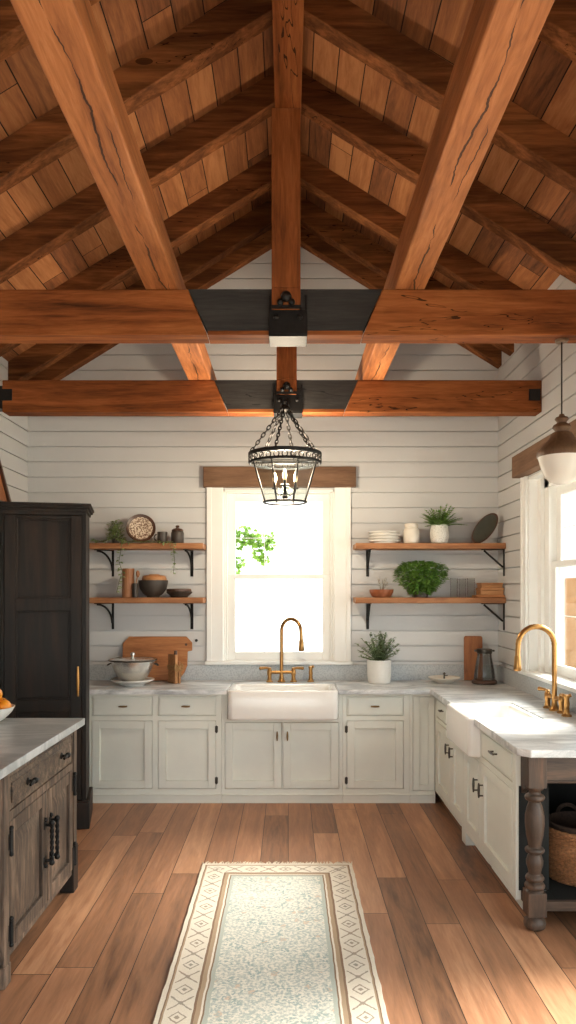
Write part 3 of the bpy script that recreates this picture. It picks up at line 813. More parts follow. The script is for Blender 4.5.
# fruit bowl
t = thing('fruit_bowl', 'white footed bowl heaped with oranges on the island', 'bowl', (-1.665, 4.08, .981))
prof = [(.05, 0), (.055, .004), (.06, .015), (.10, .04), (.135, .075), (.152, .105), (.146, .106), (.128, .077), (.095, .046), (.05, .024), (.001, .02)]
MB().lathe(prof, n=40).build('bowl_body', PLATEW, t)
og = MB(); og.sphere((0, 0, 0), .040, 20, 14, .96); o0 = og.build('orange_fruit', ORANGE)
MB().lathe([(.004, .0375), (.006, .040), (.001, .042)], n=8).build('stem', TWIGM, o0)
where = ['at the right rim', 'at the back right rim', 'at the back left rim', 'at the left rim', 'at the front left rim', 'at the front right rim', 'in the upper layer, right', 'in the upper layer, back left', 'in the upper layer, front left']
for i, wh in enumerate(where):
    oo = o0 if i == 0 else dup(o0, (0, 0, 0), 0, '')
    a_ = (PI / 3 * i) if i < 6 else (2 * PI / 3 * (i - 6)); r_ = .098 if i < 6 else .05
    oo.location = (-1.665 + r_ * math.cos(a_), 4.08 + r_ * math.sin(a_), .981 + (.107 if i < 6 else .175)); oo.rotation_euler = (.3 * i, .2 * i, i)
    tag(oo, 'orange %s of the white fruit bowl' % wh, 'orange', 'oranges in the fruit bowl')

# ------------------------------------------------------------------ end table frame + basket
t = thing('table_frame', 'weathered brown open table frame with turned legs at the near end of the worktop', 'table', (0, 3.78, 0))
legp = [(.0, 0), (.030, .0), (.052, .012), (.056, .03), (.052, .048), (.036, .062), (.030, .072), (.046, .076)]
up = [(.046, .195), (.036, .205), (.049, .213), (.052, .224), (.046, .235), (.034, .24), (.032, .247), (.044, .252), (.048, .264), (.040, .276), (.03, .284), (.034, .305), (.042, .33), (.043, .35), (.036, .374), (.028, .386), (.046, .394), (.050, .404), (.046, .414), (.032, .42), (.034, .44), (.043, .48), (.049, .54), (.048, .58), (.040, .62), (.031, .645), (.029, .652), (.046, .66), (.051, .672), (.046, .684), (.030, .692), (.028, .705), (.042, .715), (.046, .728)]
for k, xl in enumerate((1.26, 1.80)):
    b = MB()
    b.lathe(legp, (xl, 0, 0), 28); b.lathe(up, (xl, 0, 0), 28)
    b.box(xl - .047, xl + .047, -.047, .047, .075, .196); b.box(xl - .047, xl + .047, -.047, .047, .728, .889)
    b.build('leg', TABW, t, bev=.003)
MB().box(1.307, 1.753, -.03, -.006, .75, .889).box(1.307, 1.753, -.036, -.03, .757, .767).build('apron', TABWX, t, bev=.003)
MB().box(1.225, 1.249, .047, .118, .70, .889).prism([(.047, .70), (.118, .70), (.118, .66)], 1.226, 1.248, 'X').build('side_apron', TABW, t, bev=.002)
MB().box(1.307, 1.753, -.03, -.002, .10, .15).box(1.226, 1.252, .047, .118, .10, .15).build('shelf_rail', TABWX, t, bev=.003)
MB().box(1.375, 1.86, -.002, .80, .125, .148).box(1.252, 1.375, -.002, .115, .125, .148).build('lower_shelf', DKPAN, t, bev=.002)
MB().box(1.362, 1.87, .805, .82, .149, .887).box(1.3615, 1.372, .125, .80, .149, .887).build('back_panel', DKPAN, t)
MB().box(1.215, 1.372, .1105, .1175, .151, .699).build('end_panel', DKPAN, t)
# basket
t = thing('wicker_basket', 'round brown wicker basket on the low shelf behind the turned leg', 'basket', (1.622, 4.10, .15))
rows = 26
def bm_(i, k, a): return .0055 * math.sin(k * PI / 2 + PI / 2) * (1 if (i // 2) % 2 else -1) * (1 if 0 < i < rows * 2 else 0)
prof = []
for i in range(rows * 2 + 1):
    z = .265 * i / (rows * 2); f = i / (rows * 2)
    prof.append((.185 + .028 * math.sin(f * PI * .8) + (.004 if i % 2 else -.002), z))
prof2 = prof + [(.178, .262), (.172, .02)]
MB().lathe(prof2, n=104, mod=bm_).build('woven_body', WICKER, t, smooth=60)
b = MB()
for j in range(3):
    b.tube([((.193 + .006 * math.sin(9 * a_ + j * 2.1)) * math.cos(a_), (.193 + .006 * math.sin(9 * a_ + j * 2.1)) * math.sin(a_), .268 + .007 * math.cos(9 * a_ + j * 2.1)) for a_ in [2 * PI * q / 120 for q in range(121)]], .008, 6)
b.build('braided_rim', WICKER, t)
b = MB(); b.lathe([(.165, .2), (.172, .27), (.176, .30), (.168, .305), (.16, .27), (.158, .05)], n=48, mod=lambda i, k, a: .004 * (k % 2)); b.build('dark_liner', WICKD, t)
for s in (-1,):
    MB().tube(arc((0, .185, .27), (1, 0, 0), (0, .25, 1), .065, 0, PI, 12), .011, 8).build('handle', WICKD, t)

# ------------------------------------------------------------------ shelves
def bracket(par, M, curved=True, vh=.235, hl=.2):
    b = MB()
    b.box(-.013, .013, -.008, 0, -vh, 0, M); b.box(-.013, .013, -hl, 0, -.008, 0, M)
    pts = [M @ Vector((0, -.012 - (hl - .035) * (1 - math.sin(q)), -.012 - vh * (.72 if curved else .62) * ((1 - math.cos(q)) if curved else math.sin(q)))) for q in [PI / 2 * i / 10 for i in range(11)]]
    if not curved: pts = [pts[0].lerp(pts[-1], i / 10) for i in range(11)]
    b.tube(pts, .009, 8)
    return b.build('iron_bracket', IRON, par, bev=.001)
def shelf(label, x0, x1, ztop, th, brs, curved=True, yd=.25):
    t = thing('wall_shelf', label, 'shelf', (0, YB, ztop), 0, 'wooden wall shelves')
    b = MB(); n = 14; prof = []
    top = [(x0 + (x1 - x0) * i / n, -yd + .006 * math.sin(i * 1.7) + .004 * math.sin(i * 4.1)) for i in range(n + 1)]
    b.prism(top + [(x1, -.001), (x0, -.001)], -th, 0)
    b.b.normal_update(); bmesh.ops.triangulate(b.b, faces=[f for f in b.b.faces if len(f.verts) > 4])
    b.build('shelf_board', SHELFW, t, bev=.006)
    for k_, M in enumerate(brs): bracket(t, M, curved)
    return t
def BR(x, yaw, th): return Matrix.Translation((x, -.001, -th)) @ Matrix.Rotation(math.radians(yaw), 4, 'Z')
th = .05
zU, zLo = 2.144, 1.672
shelf('upper wooden shelf left of the back window, holding a speckled plate and dark jars', -1.735, -.735, zU, th, [BR(-1.57, -38, th), BR(-.862, -12, th)])
shelf('lower wooden shelf left of the back window, holding dark bowls', -1.735, -.735, zLo, th, [BR(-1.57, -38, th), BR(-.862, -12, th)])
brR = Matrix.Translation((XR - .002, -.20, -th)) @ Matrix.Rotation(-PI / 2, 4, 'Z')
shelf('upper wooden shelf right of the back window, holding white plates and a fern', .585, XR - .002, zU, th, [BR(.715, 0, th), brR], False)
shelf('lower wooden shelf right of the back window, holding a bushy plant and glasses', .585, XR - .002, zLo, th, [BR(.715, 0, th), brR], False)
def X(px, Y=6.5): return (px - 288) * Y / F
def lean_plate(b, R, tilt, M0, prof):
    pass

# --- upper left shelf
zs = zU + .0005
# speckled plate leaning back
t = thing('decorative_plate', 'round cream plate speckled brown with a dark rim, leaning on the upper left shelf', 'plate', (X(141.5, 6.52), 6.49, zs))
R = .128
M = Matrix.Translation((0, 0, R * math.cos(math.radians(14)) + .006)) @ Matrix.Rotation(math.radians(12), 4, 'Z') @ Matrix.Rotation(math.radians(90 - 14), 4, 'X')
MB().lathe([(0, .012), (R * .72, .012), (R * .8, .016), (R * .8, .002), (0, 0)][::-1], n=40, M=M).build('plate_face', PATT, t)
MB().lathe([(R * .785, .0), (R * .98, .018), (R, .024), (R * .98, .028), (R * .8, .0165)], n=40, M=M, cap0=False, cap1=False).build('rim', DKRIM, t)
def vine(b, bs, pts, n, ln, w, seed):
    rd = random.Random(seed)
    pts = [Vector(p) for p in pts]; bs.tube(pts, .0025, 5)
    for i in range(n):
        f = (i + .5) / n * (len(pts) - 1); k = int(f); p = pts[k].lerp(pts[min(k + 1, len(pts) - 1)], f - k)
        a = rd.uniform(0, 2 * PI)
        b.leaf(p, (math.cos(a), math.sin(a) * .6 - .3, rd.uniform(-.5, .3)), (0, -.3, 1), ln * rd.uniform(.7, 1.2), w * rd.uniform(.7, 1.2))
t = thing('trailing_plant', 'leafy green trailing plant at the left of the speckled plate, stems hanging below the shelf', 'plant', (X(117), 6.455, zs))
MB().lathe([(.03, 0), (.038, .05), (.04, .055), (.033, .055), (.03, .01)], n=20).build('pot', DKCER, t)
b, bs = MB(), MB(); rd = random.Random(3)
for i in range(240):
    a = rd.uniform(0, 2 * PI); e = rd.uniform(-.25, 1.3); r = rd.uniform(.03, .105)
    p = Vector((math.cos(a) * math.cos(e) * r * .75 + .0, math.sin(a) * math.cos(e) * r * .7, .055 + math.sin(e) * r * 1.5))
    p.y = min(p.y, .12)
    b.leaf(p, (math.cos(a), math.sin(a), rd.uniform(-.2, .9)), (0, 0, 1), rd.uniform(.022, .04), rd.uniform(.014, .024))
for i in range(14):
    a = 2 * PI * i / 14; bs.tube([(0, 0, .05), (.04 * math.cos(a), .04 * math.sin(a), .1 + .02 * math.sin(i)), (.06 * math.cos(a), .06 * math.sin(a), .12 + .04 * math.cos(i * 2))], .002, 5)
vine(b, bs, [(-.03, -.02, .05), (-.1, -.03, .015), (-.16, -.03, .012), (-.21, -.02, .03)], 34, .042, .028, 1)
vine(b, bs, [(.02, -.03, .05), (.05, -.06, .03), (.07, -.088, .006), (.065, -.1, -.08), (.05, -.102, -.16), (.078, -.1, -.25), (.05, -.1, -.34), (.03, -.1, -.43)], 30, .042, .03, 2)
vine(b, bs, [(.03, -.02, .05), (.12, -.076, .012), (.28, -.082, .008), (.46, -.084, .008), (.515, -.1, -.005), (.52, -.104, -.08), (.53, -.104, -.15), (.518, -.104, -.27)], 40, .036, .026, 3)
b.build('foliage', GREENG, t); bs.build('stem', STEMM, t)
t = thing('stoneware_mug', 'small dark mug beside the lidded jar on the upper left shelf', 'mug', (X(163), 6.47, zs))
MB().lathe([(.0, 0), (.042, 0), (.045, .006), (.045, .098), (.043, .1), (.04, .096), (.039, .01), (0, .008)], n=28).build('mug_body', DKCER, t)
MB().tube(arc((-.044, 0, .052), (-1, 0, 0), (0, 0, 1), .028, -1.35, 1.35, 10), .006, 8).build('handle', DKCER, t)
t = thing('lidded_jar', 'dark brown jar with a knobbed lid on the upper left shelf', 'jar', (X(178), 6.47, zs))
MB().lathe([(0, 0), (.05, 0), (.055, .006), (.056, .09), (.05, .105), (.046, .108), (0, .108)], n=28).build('jar_body', DKCER, t)
MB().lathe([(0, .108), (.05, .108), (.052, .114), (.04, .128), (.012, .134), (.011, .14), (.018, .147), (.012, .156), (0, .157)], n=28).build('lid', DKRIM, t)
# --- lower left shelf
zs = zLo + .0005
t = thing('wooden_canister', 'tall brown open canister on the lower left shelf', 'canister', (X(129), 6.47, zs))
MB().lathe([(0, 0), (.05, 0), (.053, .006), (.053, .245), (.05, .252), (.046, .245), (.045, .01), (0, .008)], n=28).build('canister_body', COPW, t)
t = thing('utensil_cup', 'narrow dark cup with a spoon between the tall canister and the bowls', 'cup', (X(137), 6.425, zs))
MB().lathe([(0, 0), (.024, 0), (.026, .006), (.026, .12), (.024, .122), (.022, .118), (.022, .01), (0, .008)], n=20).build('cup_body', DKCER, t)
b = MB(); b.tube([(-.008, 0, .012), (.012, 0, .15)], .004, 8); b.sphere((.022, 0, .205), .018, 12, 8, 1.7); b.tube([(.012, 0, .15), (.02, 0, .19)], [.004, .006], 8)
sp = b.build('wooden_spoon', COPW, loc=(X(137), 6.425, zs)); tag(sp, 'small wooden spoon standing in the narrow dark cup', 'spoon')
t = thing('mixing_bowl', 'wide dark stoneware bowl on the lower left shelf', 'bowl', (X(153), 6.512, zs))
MB().lathe([(0, 0), (.055, 0), (.057, .012), (.085, .03), (.116, .075), (.128, .125), (.13, .15), (.125, .15), (.12, .12), (.105, .075), (.075, .04), (0, .028)], n=40).build('bowl_body', DKCER, t)
t = thing('wooden_bowl', 'honey-coloured wooden bowl sitting upside down inside the dark bowl', 'bowl', (X(154), 6.512, zs + .140))
MB().lathe([(.104, 0.0), (.108, .004), (.108, .022), (.102, .042), (.09, .052), (.05, .056), (.045, .062), (.038, .062), (0, .06)], n=36).build('bowl_body', BOWLW, t)
p0 = thing('dinner_plate', 'dark stoneware plate under the flat board beside the dark bowl', 'plate', (X(179), 6.525, zs), 0, 'dark plates on the lower left shelf')
MB().lathe([(0, 0), (.07, 0), (.075, .008), (.105, .034), (.115, .046), (.111, .05), (.1, .046), (0, .044)], n=40).build('plate_body', DKCER, p0)
pp = thing('cutting_board', 'flat dark round board lying on the dark plate beside the dark bowl', 'board', (X(178.5), 6.525, zs + .0502))
MB().lathe([(0, 0), (.104, 0), (.108, .004), (.108, .022), (.104, .026), (0, .026)], n=40).build('board_disc', DKRIM, pp)
# --- counter left
zc = .9305
def leanM(deg, yaw=0): return Matrix.Rotation(math.radians(yaw), 4, 'Z') @ Matrix.Rotation(math.radians(-deg), 4, 'X')
t = thing('cutting_board', 'large wooden cutting board leaning behind the silver pot', 'cutting board', (0, 6.545, zc + .0055))
pl = [(127, 634), (185, 634), (191, 640), (191, 648), (186.5, 649), (186.5, 663), (184, 670), (177.5, 678.5), (124, 678.5), (121, 670), (121, 641)]
poly = [((p[0] - 288) / 113.3, (678.5 - p[1]) / 113.3) for p in pl][::-1]
b = MB(); b.prism(poly, 0, .028, 'Y', leanM(10) @ Matrix.Translation((0, 0, .0)))
b.build('board', CUTW, t, bev=.004)
b = MB(); b.cyl(leanM(10) @ Vector((X(184.5), -.002, .32)), leanM(10) @ Vector((X(184.5), .0, .32)), .012, 14); b.build('hanging_hole', DKRIM, t)
t = thing('serving_board', 'narrow pair of wooden boards tied with twine in front of the cutting board', 'board', (X(181), 6.37, zc), math.radians(38))
MB().box(-.035, -.008, 0, .13, 0, .25).build('board', BOXW, t, bev=.006)
MB().box(.0, .022, .0, .15, 0, .19).build('board', BOXW, t, bev=.006)
b = MB(); b.cyl((-.02, .02, .25), (-.02, .02, .285), .014, 10); b.build('handle', DKRIM, t)
b = MB()
for z in (.125, .14, .152):
    b.tube([(-.038, -.004, z), (.026, -.004, z - .004), (.026, .154, z), (-.038, .134, z), (-.038, -.004, z)], .005, 6)
for s in (-1, 1):
    b.tube([(-.005, -.01, .14)] + [(-.005 + s * .04 * math.sin(q), -.012, .14 + .03 * math.sin(2 * q)) for q in [.3, .7, 1.1, 1.57, 2.0, 2.5, 2.9]] + [(-.005, -.012, .14)], .005, 6)
    b.tube([(-.005, -.012, .14), (-.005 + s * .015, -.018, .1), (-.005 + s * .022, -.014, .06)], .004, 6)
b.build('twine_bow', TWINE, t)
t = thing('serving_plate', 'white plate under the silver pot on the left worktop', 'plate', (X(133.5, 6.33), 6.30, zc))
MB().lathe([(0, 0), (.10, 0), (.105, .012), (.16, .03), (.182, .042), (.182, .049), (.176, .05), (.1, .024), (0, .022)], n=48).build('plate_body', PLATEW, t)
t = thing('silver_pot', 'round silver pot with a lid knob and two handles on the white plate', 'pot', (X(133.5, 6.33), 6.30, zc + .0256))
MB().lathe([(0, 0), (.08, 0), (.09, .012), (.128, .05), (.165, .115), (.186, .175), (.198, .182), (.20, .19), (.19, .193), (.178, .18), (.155, .1), (.10, .03), (0, .012)], n=48).build('pot_body', SILVER, t)
MB().lathe([(0, .179), (.174, .179), (.182, .189), (.15, .196), (.06, .203), (.018, .207), (.01, .213), (.012, .222), (.022, .23), (.02, .244), (.008, .252), (0, .253)], n=48).build('lid', SILVER, t)
MB().torus((0, 0, .187), .199, .007, 48, 8).build('rim', DKPULL, t)
for s in (-1, 1):
    MB().tube(arc((s * .188, 0, .158), (0, 1, 0), (s * 1, 0, -.6), .028, 0, PI, 10), .006, 8).build('handle', DKPULL, t)
t = thing('wall_hook', 'tiny dark hook on the back wall right of the cutting board', 'hook', (X(196.3, 6.64), YB, 1.285))
MB().cyl((0, 0, 0), (0, -.008, 0), .013, 12).tube([(0, -.008, 0), (0, -.028, -.004), (.004, -.034, .008)], .004, 8).build('hook_body', IRON, t)

# --- upper right shelf
zs = zU + .0005
base = thing('dinner_plate', '', 'plate', (X(384.5), 6.50, zs), 0, 'white plates on the upper right shelf')
MB().lathe([(0, 0), (.108, 0), (.112, .008), (.132, .014), (.14, .019), (.14, .024), (.136, .0255), (.112, .02), (0, .019)], n=40).build('plate_body', PLATEW, base)
nm = ['bottom', 'second from the bottom', 'second from the top', 'topmost']
for i in range(4):
    l = '%s white plate of the stack on the upper right shelf' % nm[i]
    if i == 0: base['label'] = l
    else: dup(base, (X(384.5) + .004 * (-1) ** i, 6.50, zs + .0262 * i), i, l, 'white plates on the upper right shelf')
t = thing('ceramic_jar', 'cream jar with a stepped neck between the plates and the fern', 'jar', (X(411), 6.48, zs))
MB().lathe([(0, 0), (.058, 0), (.066, .01), (.069, .05), (.068, .115), (.058, .13), (.053, .136), (.053, .14), (.058, .144), (.059, .168), (.055, .174), (0, .175)], n=32).build('jar_body', CREAM, t)
t = thing('potted_fern', 'green fern in a speckled white pot on the upper right shelf', 'plant', (X(439), 6.48, zs))
MB().lathe([(0, 0), (.055, 0), (.07, .012), (.08, .05), (.083, .09), (.076, .135), (.07, .162), (.066, .17), (.062, .165), (.064, .13), (0, .125)], n=36).build('pot', POTSP, t)
b, bs = MB(), MB(); rd = random.Random(11)
for i in range(54):
    a = rd.uniform(0, 2 * PI); L_ = rd.uniform(.13, .205); el = rd.uniform(.45, 1.5)
    pts = []
    for k in range(9):
        f = k / 8
        hor = L_ * (f * math.cos(el) + .12 * f * f); ver = L_ * (f * math.sin(el) - .35 * f * f * math.cos(el))
        pts.append(Vector((math.cos(a) * (hor + .02), min(math.sin(a) * (hor + .02), .155), .135 + ver)))
    bs.tube(pts, .0018, 4)
    for k in range(1, 9):
        d = (pts[k] - pts[k - 1]).normalized(); sd = d.cross(Vector((0, 0, 1)))
        if sd.length < .05: sd = Vector((1, 0, 0))
        sd.normalize(); ln = .052 * (1 - .5 * k / 8)
        for s in (-1, 1): b.leaf(pts[k], d * .7 + sd * s, (0, 0, 1), ln, ln * .46)
    b.leaf(pts[-1], pts[-1] - pts[-2], (0, 0, 1), .028, .012)
b.build('foliage', GREEND, t); bs.build('stem', STEMM, t)
t = thing('oval_plate', 'dark oval plate with a brown rim, leaning at the right end of an upper shelf', 'plate', (X(484, 6.5), 6.47, zs))
A, B_ = .160, .078
M = Matrix.Translation((0, 0, .131)) @ Matrix.Rotation(math.radians(-14), 4, 'Z') @ Matrix.Rotation(math.radians(-10), 4, 'X') @ Matrix.Rotation(math.radians(-54), 4, 'Y') @ Matrix.Rotation(math.radians(90), 4, 'X') @ Matrix.Diagonal((A, B_, 1, 1))
MB().lathe([(0, 0), (.9, 0), (.9, .012), (.7, .008), (0, .008)], n=48, M=M).build('plate_face', m_plain('dark_green_glaze', S(70, 72, 62), .35, var=.15, scale=20), t)
MB().lathe([(.88, -.002), (.98, -.004), (1.0, .004), (.98, .014), (.88, .014)], n=48, M=M, cap0=False, cap1=False).build('rim', DKRIM, t)
# --- lower right shelf
zs = zLo + .0005
t = thing('terracotta_bowl', 'small terracotta bowl at the window end of the lower right shelf', 'bowl', (X(381), 6.47, zs))
MB().lathe([(0, 0), (.07, 0), (.085, .01), (.103, .045), (.106, .07), (.101, .07), (.095, .045), (.075, .018), (0, .014)], n=36).build('bowl_body', TERRA, t)
t = thing('dried_sprig', 'wispy grey dried sprigs standing in the terracotta bowl', 'dried flowers', (X(381), 6.47, zs + .0185))
b, bs = MB(), MB(); rd = random.Random(5)
for i in range(26):
    a = rd.uniform(0, 2 * PI); r = rd.uniform(.02, .06); hh = rd.uniform(.1, .17) - r * .2
    p1 = Vector((r * .4 * math.cos(a), r * .4 * math.sin(a), hh * .55)); p2 = Vector((r * math.cos(a), r * math.sin(a), hh))
    bs.tube([(math.cos(a) * .015, math.sin(a) * .015, 0), p1, p2], .0012, 4)
    b.sphere(p2, .0045, 6, 4)
    b.sphere(p1.lerp(p2, .5) + Vector((.006, 0, .004)), .0035, 6, 4)
bs.build('stem', m_plain('dry_grey_stem', S(140, 132, 118), .8), t); b.build('flower_head', m_plain('dry_flower', S(206, 200, 188), .8), t)
t = thing('bushy_plant', 'dense bushy green plant in the middle of the lower right shelf', 'plant', (X(420), 6.46, zs))
MB().lathe([(0, 0), (.06, 0), (.072, .05), (.074, .056), (.068, .056), (.06, .045), (0, .045)], n=28).build('pot', DKCER, t)
b, bs = MB(), MB(); rd = random.Random(21)
for i in range(2100):
    a = rd.uniform(0, 2 * PI); z = rd.uniform(.03, .305); q = rd.random() ** .3
    hw_ = .085 + .12 * min(1, max(0, z - .05) / .10)
    if z > .245: hw_ *= math.sqrt(max(.1, 1 - ((z - .245) / .068) ** 2))
    hw_ *= 1 + .08 * math.sin(4 * a + 9 * z)
    p = Vector((hw_ * q * math.cos(a), min(hw_ * .72 * q * math.sin(a), .15), z))
    d = Vector((math.cos(a), math.sin(a), rd.uniform(-.6, .7)))
    b.leaf(p, d, (0, 0, 1), rd.uniform(.026, .044), rd.uniform(.022, .034))
for i in range(20):
    a = 2 * PI * i / 20; bs.tube([(.02 * math.cos(a), .02 * math.sin(a), .045), (.09 * math.cos(a), .07 * math.sin(a), .15), (.17 * math.cos(a), .12 * math.sin(a), .19)], .002, 5)
b.build('foliage', GREEND, t); bs.build('stem', STEMM, t)
g0 = thing('glass_tumbler', '', 'glass', (0, 0, 0), 0, 'clear tumblers on the lower right shelf')
MB().lathe([(0, 0), (.027, 0), (.03, .004), (.033, .165), (.031, .167), (.030, .163), (.027, .016), (0, .014)], n=28).build('glass_body', TGLASS, g0)
gp = [(457, 6.44), (465.5, 6.55), (474, 6.44), (481, 6.56)]
gl = ['clear tumbler nearest the bushy plant on the lower right shelf', 'clear tumbler second from the bushy plant, set farther back', 'clear tumbler third from the bushy plant, towards the wooden boxes', 'clear tumbler tucked behind the stack of wooden boxes']
for i in range(3):
    o = g0 if i == 0 else dup(g0, (0, 0, 0), 0, '')
    o.location = (X(gp[i][0] - 3, gp[i][1]), gp[i][1], zs); o['label'] = gl[i]
# wooden boxes
def wbox(label, x0, x1, y0, y1, z, hh, rot=0):
    t = thing('wooden_box', label, 'box', ((x0 + x1) / 2, (y0 + y1) / 2, z), rot, 'wooden boxes on the lower right shelf')
    hx, hy = (x1 - x0) / 2, (y1 - y0) / 2
    MB().box(-hx, hx, -hy, hy, 0, hh * .62).build('box_body', BOXW, t, bev=.003)
    MB().box(-hx - .003, hx + .003, -hy - .003, hy + .003, hh * .66, hh).box(-hx + .004, hx - .004, -hy + .004, hy - .004, hh * .62, hh * .66).build('lid', BOXW, t, bev=.003)
wb = MB().box(X(477, 6.42), X(505, 6.42), 6.42, 6.60, 0, .022).build('serving_board', CUTW, bev=.004, loc=(0, 0, zs)); tag(wb, 'thin reddish wooden board under the stacked boxes on the lower right shelf', 'board')
wbox('larger wooden box at the bottom of the stack beside the right wall', X(481, 6.42), X(504, 6.42), 6.43, 6.59, zs + .0225, .062)
wbox('smaller wooden box on top of the stack beside the right wall', X(482, 6.42), X(503, 6.42), 6.435, 6.58, zs + .085, .042, .03)
# --- counter right
t = thing('potted_herb', 'airy green herb in a white cylinder pot on the worktop right of the window', 'plant', (X(379, 6.45), 6.44, zc))
MB().lathe([(0, 0), (.088, 0), (.097, .008), (.103, .06), (.105, .19), (.103, .2), (.097, .2), (.095, .17), (0, .165)], n=40).build('pot', POTW, t)
b, bs = MB(), MB(); rd = random.Random(31)
for i in range(84):
    a = rd.uniform(0, 2 * PI); sp_ = rd.uniform(.02, .215); hh = rd.uniform(.16, .31) - sp_ * .45
    pts = [Vector((.05 * math.cos(a) * rd.random(), .05 * math.sin(a) * rd.random(), .16))]
    for k in range(1, 7):
        f = k / 6
        y_ = math.sin(a) * sp_ * f ** 1.3; pts.append(Vector((math.cos(a) * sp_ * f ** 1.3 + rd.uniform(-.004, .004), max(-.2, min(y_, .175)), .16 + hh * f)))
    bs.tube(pts, .0016, 4)
    for k in range(1, 7):
        for s in range(4):
            q = rd.uniform(0, 2 * PI); pk = pts[k].lerp(pts[k - 1], rd.random())
            b.leaf(pk, (math.cos(q), math.sin(q), rd.uniform(-.2, .8)), (0, 0, 1), rd.uniform(.020, .032), rd.uniform(.014, .021))
b.build('foliage', m_leaf('herb_leaf', S(112, 134, 96), S(164, 182, 142)), t); bs.build('stem', STEMM, t)
t = thing('oil_lamp_dish', 'shallow cream dish with a small metal finial on the corner worktop', 'dish', (X(444.5, 6.42), 6.43, zc))
MB().lathe([(0, 0), (.07, 0), (.075, .006), (.115, .03), (.138, .048), (.135, .052), (.108, .036), (.07, .016), (0, .013)], n=40).build('dish_body', CREAM, t)
MB().lathe([(0, .013), (.02, .013), (.02, .03), (.008, .036), (.006, .07), (.012, .08), (.006, .09), (0, .092)], n=16).tube([(0, 0, .062), (.03, 0, .064)], .004, 8).build('finial', DKPULL, t)
t = thing('cutting_board', 'tall narrow wooden board upright behind the glass jar', 'board', (X(474, 6.56), 6.572, zc + .0035))
M = leanM(7, -8)
b = MB(); b.prism([(-.082, 0), (.08, 0), (.082, .38), (.072, .395), (-.07, .395), (-.08, .38)], 0, .024, 'Y', M); b.build('board', CUTZ, t, bev=.004)
t = thing('glass_jar', 'tapered glass jar with a dark lid band and brown base in the corner', 'jar', (X(485, 6.36), 6.38, zc))
MB().lathe([(0, 0), (.098, 0), (.108, .008), (.108, .022), (.098, .034), (.09, .036), (0, .036)], n=40).build('base_plate', DKRIM, t)
MB().lathe([(0, .0365), (.088, .0365), (.09, .05), (.08, .13), (.062, .235), (.06, .262), (.056, .262), (.058, .235), (.076, .13), (.085, .05), (0, .042)], n=40).build('glass_body', m_glass('jar_glass', (.88, .89, .88, 1), .3, .08), t)
MB().lathe([(0, .262), (.064, .262), (.066, .266), (.066, .296), (.062, .3), (0, .3)], n=32).box(-.085, .085, -.012, .012, .276, .292).build('lid', DKPULL, t)

# ------------------------------------------------------------------ lantern
t = thing('lantern_pendant', 'black iron lantern with tapered glass panes hanging on ropes from the farther tie beam', 'pendant light', (-.022, 5.385, 2.36))
zr0, zr1 = .298, .372; R0 = .262; zb = .012; Rb = .155; N = 8
b = MB(); b.lathe([(R0 - .014, zr1 - .028), (R0 + .004, zr1 - .03), (R0 + .006, zr1 - .026), (R0 + .006, zr1 - .004), (R0 + .002, zr1), (R0 - .012, zr1), (R0 - .014, zr1 - .004)], n=56, cap0=False, cap1=False)
b.torus((0, 0, zr0), R0 - .006, .010, 56, 8); 
for k in range(28):
    a = 2 * PI * k / 28; b.torus((R0 * math.cos(a), R0 * math.sin(a), (zr0 + zr1 - .03) / 2), .019, .0045, 12, 5, Matrix.Rotation(a, 4, 'Z') @ Matrix.Rotation(PI / 2, 4, 'Y'))
b.build('crown_ring', IRON, t)
b = MB(); b.torus((0, 0, zb), Rb, .008, 48, 8); b.build('bottom_ring', IRON, t)
Rt = R0 - .02
for k in range(N):
    a = 2 * PI * (k + .5) / N; a2 = 2 * PI * (k + 1.5) / N
    MB().cyl((Rt * math.cos(a), Rt * math.sin(a), zr0), (Rb * math.cos(a), Rb * math.sin(a), zb), .006, 8).build('rib', IRON, t)
    s = .985
    q = [(Rb * s * math.cos(a), Rb * s * math.sin(a), zb + .008), (Rb * s * math.cos(a2), Rb * s * math.sin(a2), zb + .008), (Rt * s * math.cos(a2), Rt * s * math.sin(a2), zr0), (Rt * s * math.cos(a), Rt * s * math.sin(a), zr0)]
    n_ = (Vector(q[1]) - Vector(q[0])).cross(Vector(q[3]) - Vector(q[0])).normalized() * .003
    MB().quadbox([Vector(p) for p in q] + [Vector(p) - n_ for p in q]).build('glass_pane', LGLASS, t, smooth=0)
hub = .685
for k in range(6):
    a = 2 * PI * (k + .25) / 6; pts = []
    p0_, p1_ = Vector((.03 * math.cos(a), .03 * math.sin(a), hub - .01)), Vector((R0 * .97 * math.cos(a), R0 * .97 * math.sin(a), zr1 - .005))
    b = MB(); n = 11; L_ = (p1_ - p0_).length
    zax = (p1_ - p0_).normalized(); xax = zax.cross(Vector((0, 0, 1))).normalized(); yax = zax.cross(xax)
    for i in range(n):
        c = p0_.lerp(p1_, (i + .5) / n); roll = 0 if i % 2 else PI / 2
        e1, e2 = zax, (xax * math.cos(roll) + yax * math.sin(roll))
        ll = L_ / n * .66
        pts = [c + e1 * (ll * math.cos(2 * PI * q / 12)) + e2 * (.011 * math.sin(2 * PI * q / 12)) for q in range(13)]
        b.tube(pts, .0045, 5)
    b.build('chain', IRON, t)
b = MB(); b.torus((0, 0, hub), .033, .010, 20, 8); b.sphere((0, 0, hub + .012), .03, 14, 8); b.torus((0, 0, hub + .05), .022, .007, 16, 6, Matrix.Rotation(PI / 2, 4, 'X'))
b.tube([(0, .0, hub + .07), (0, .04, hub + .078), (0, .085, hub + .072)], .009, 8); b.lathe([(.0, 0), (.036, 0), (.033, .01), (.018, .016), (0, .016)], n=20, M=Matrix.Translation((0, .0985, hub + .072)) @ Matrix.Rotation(PI / 2, 4, 'X'))
b.build('hanging_hub', IRON, t)
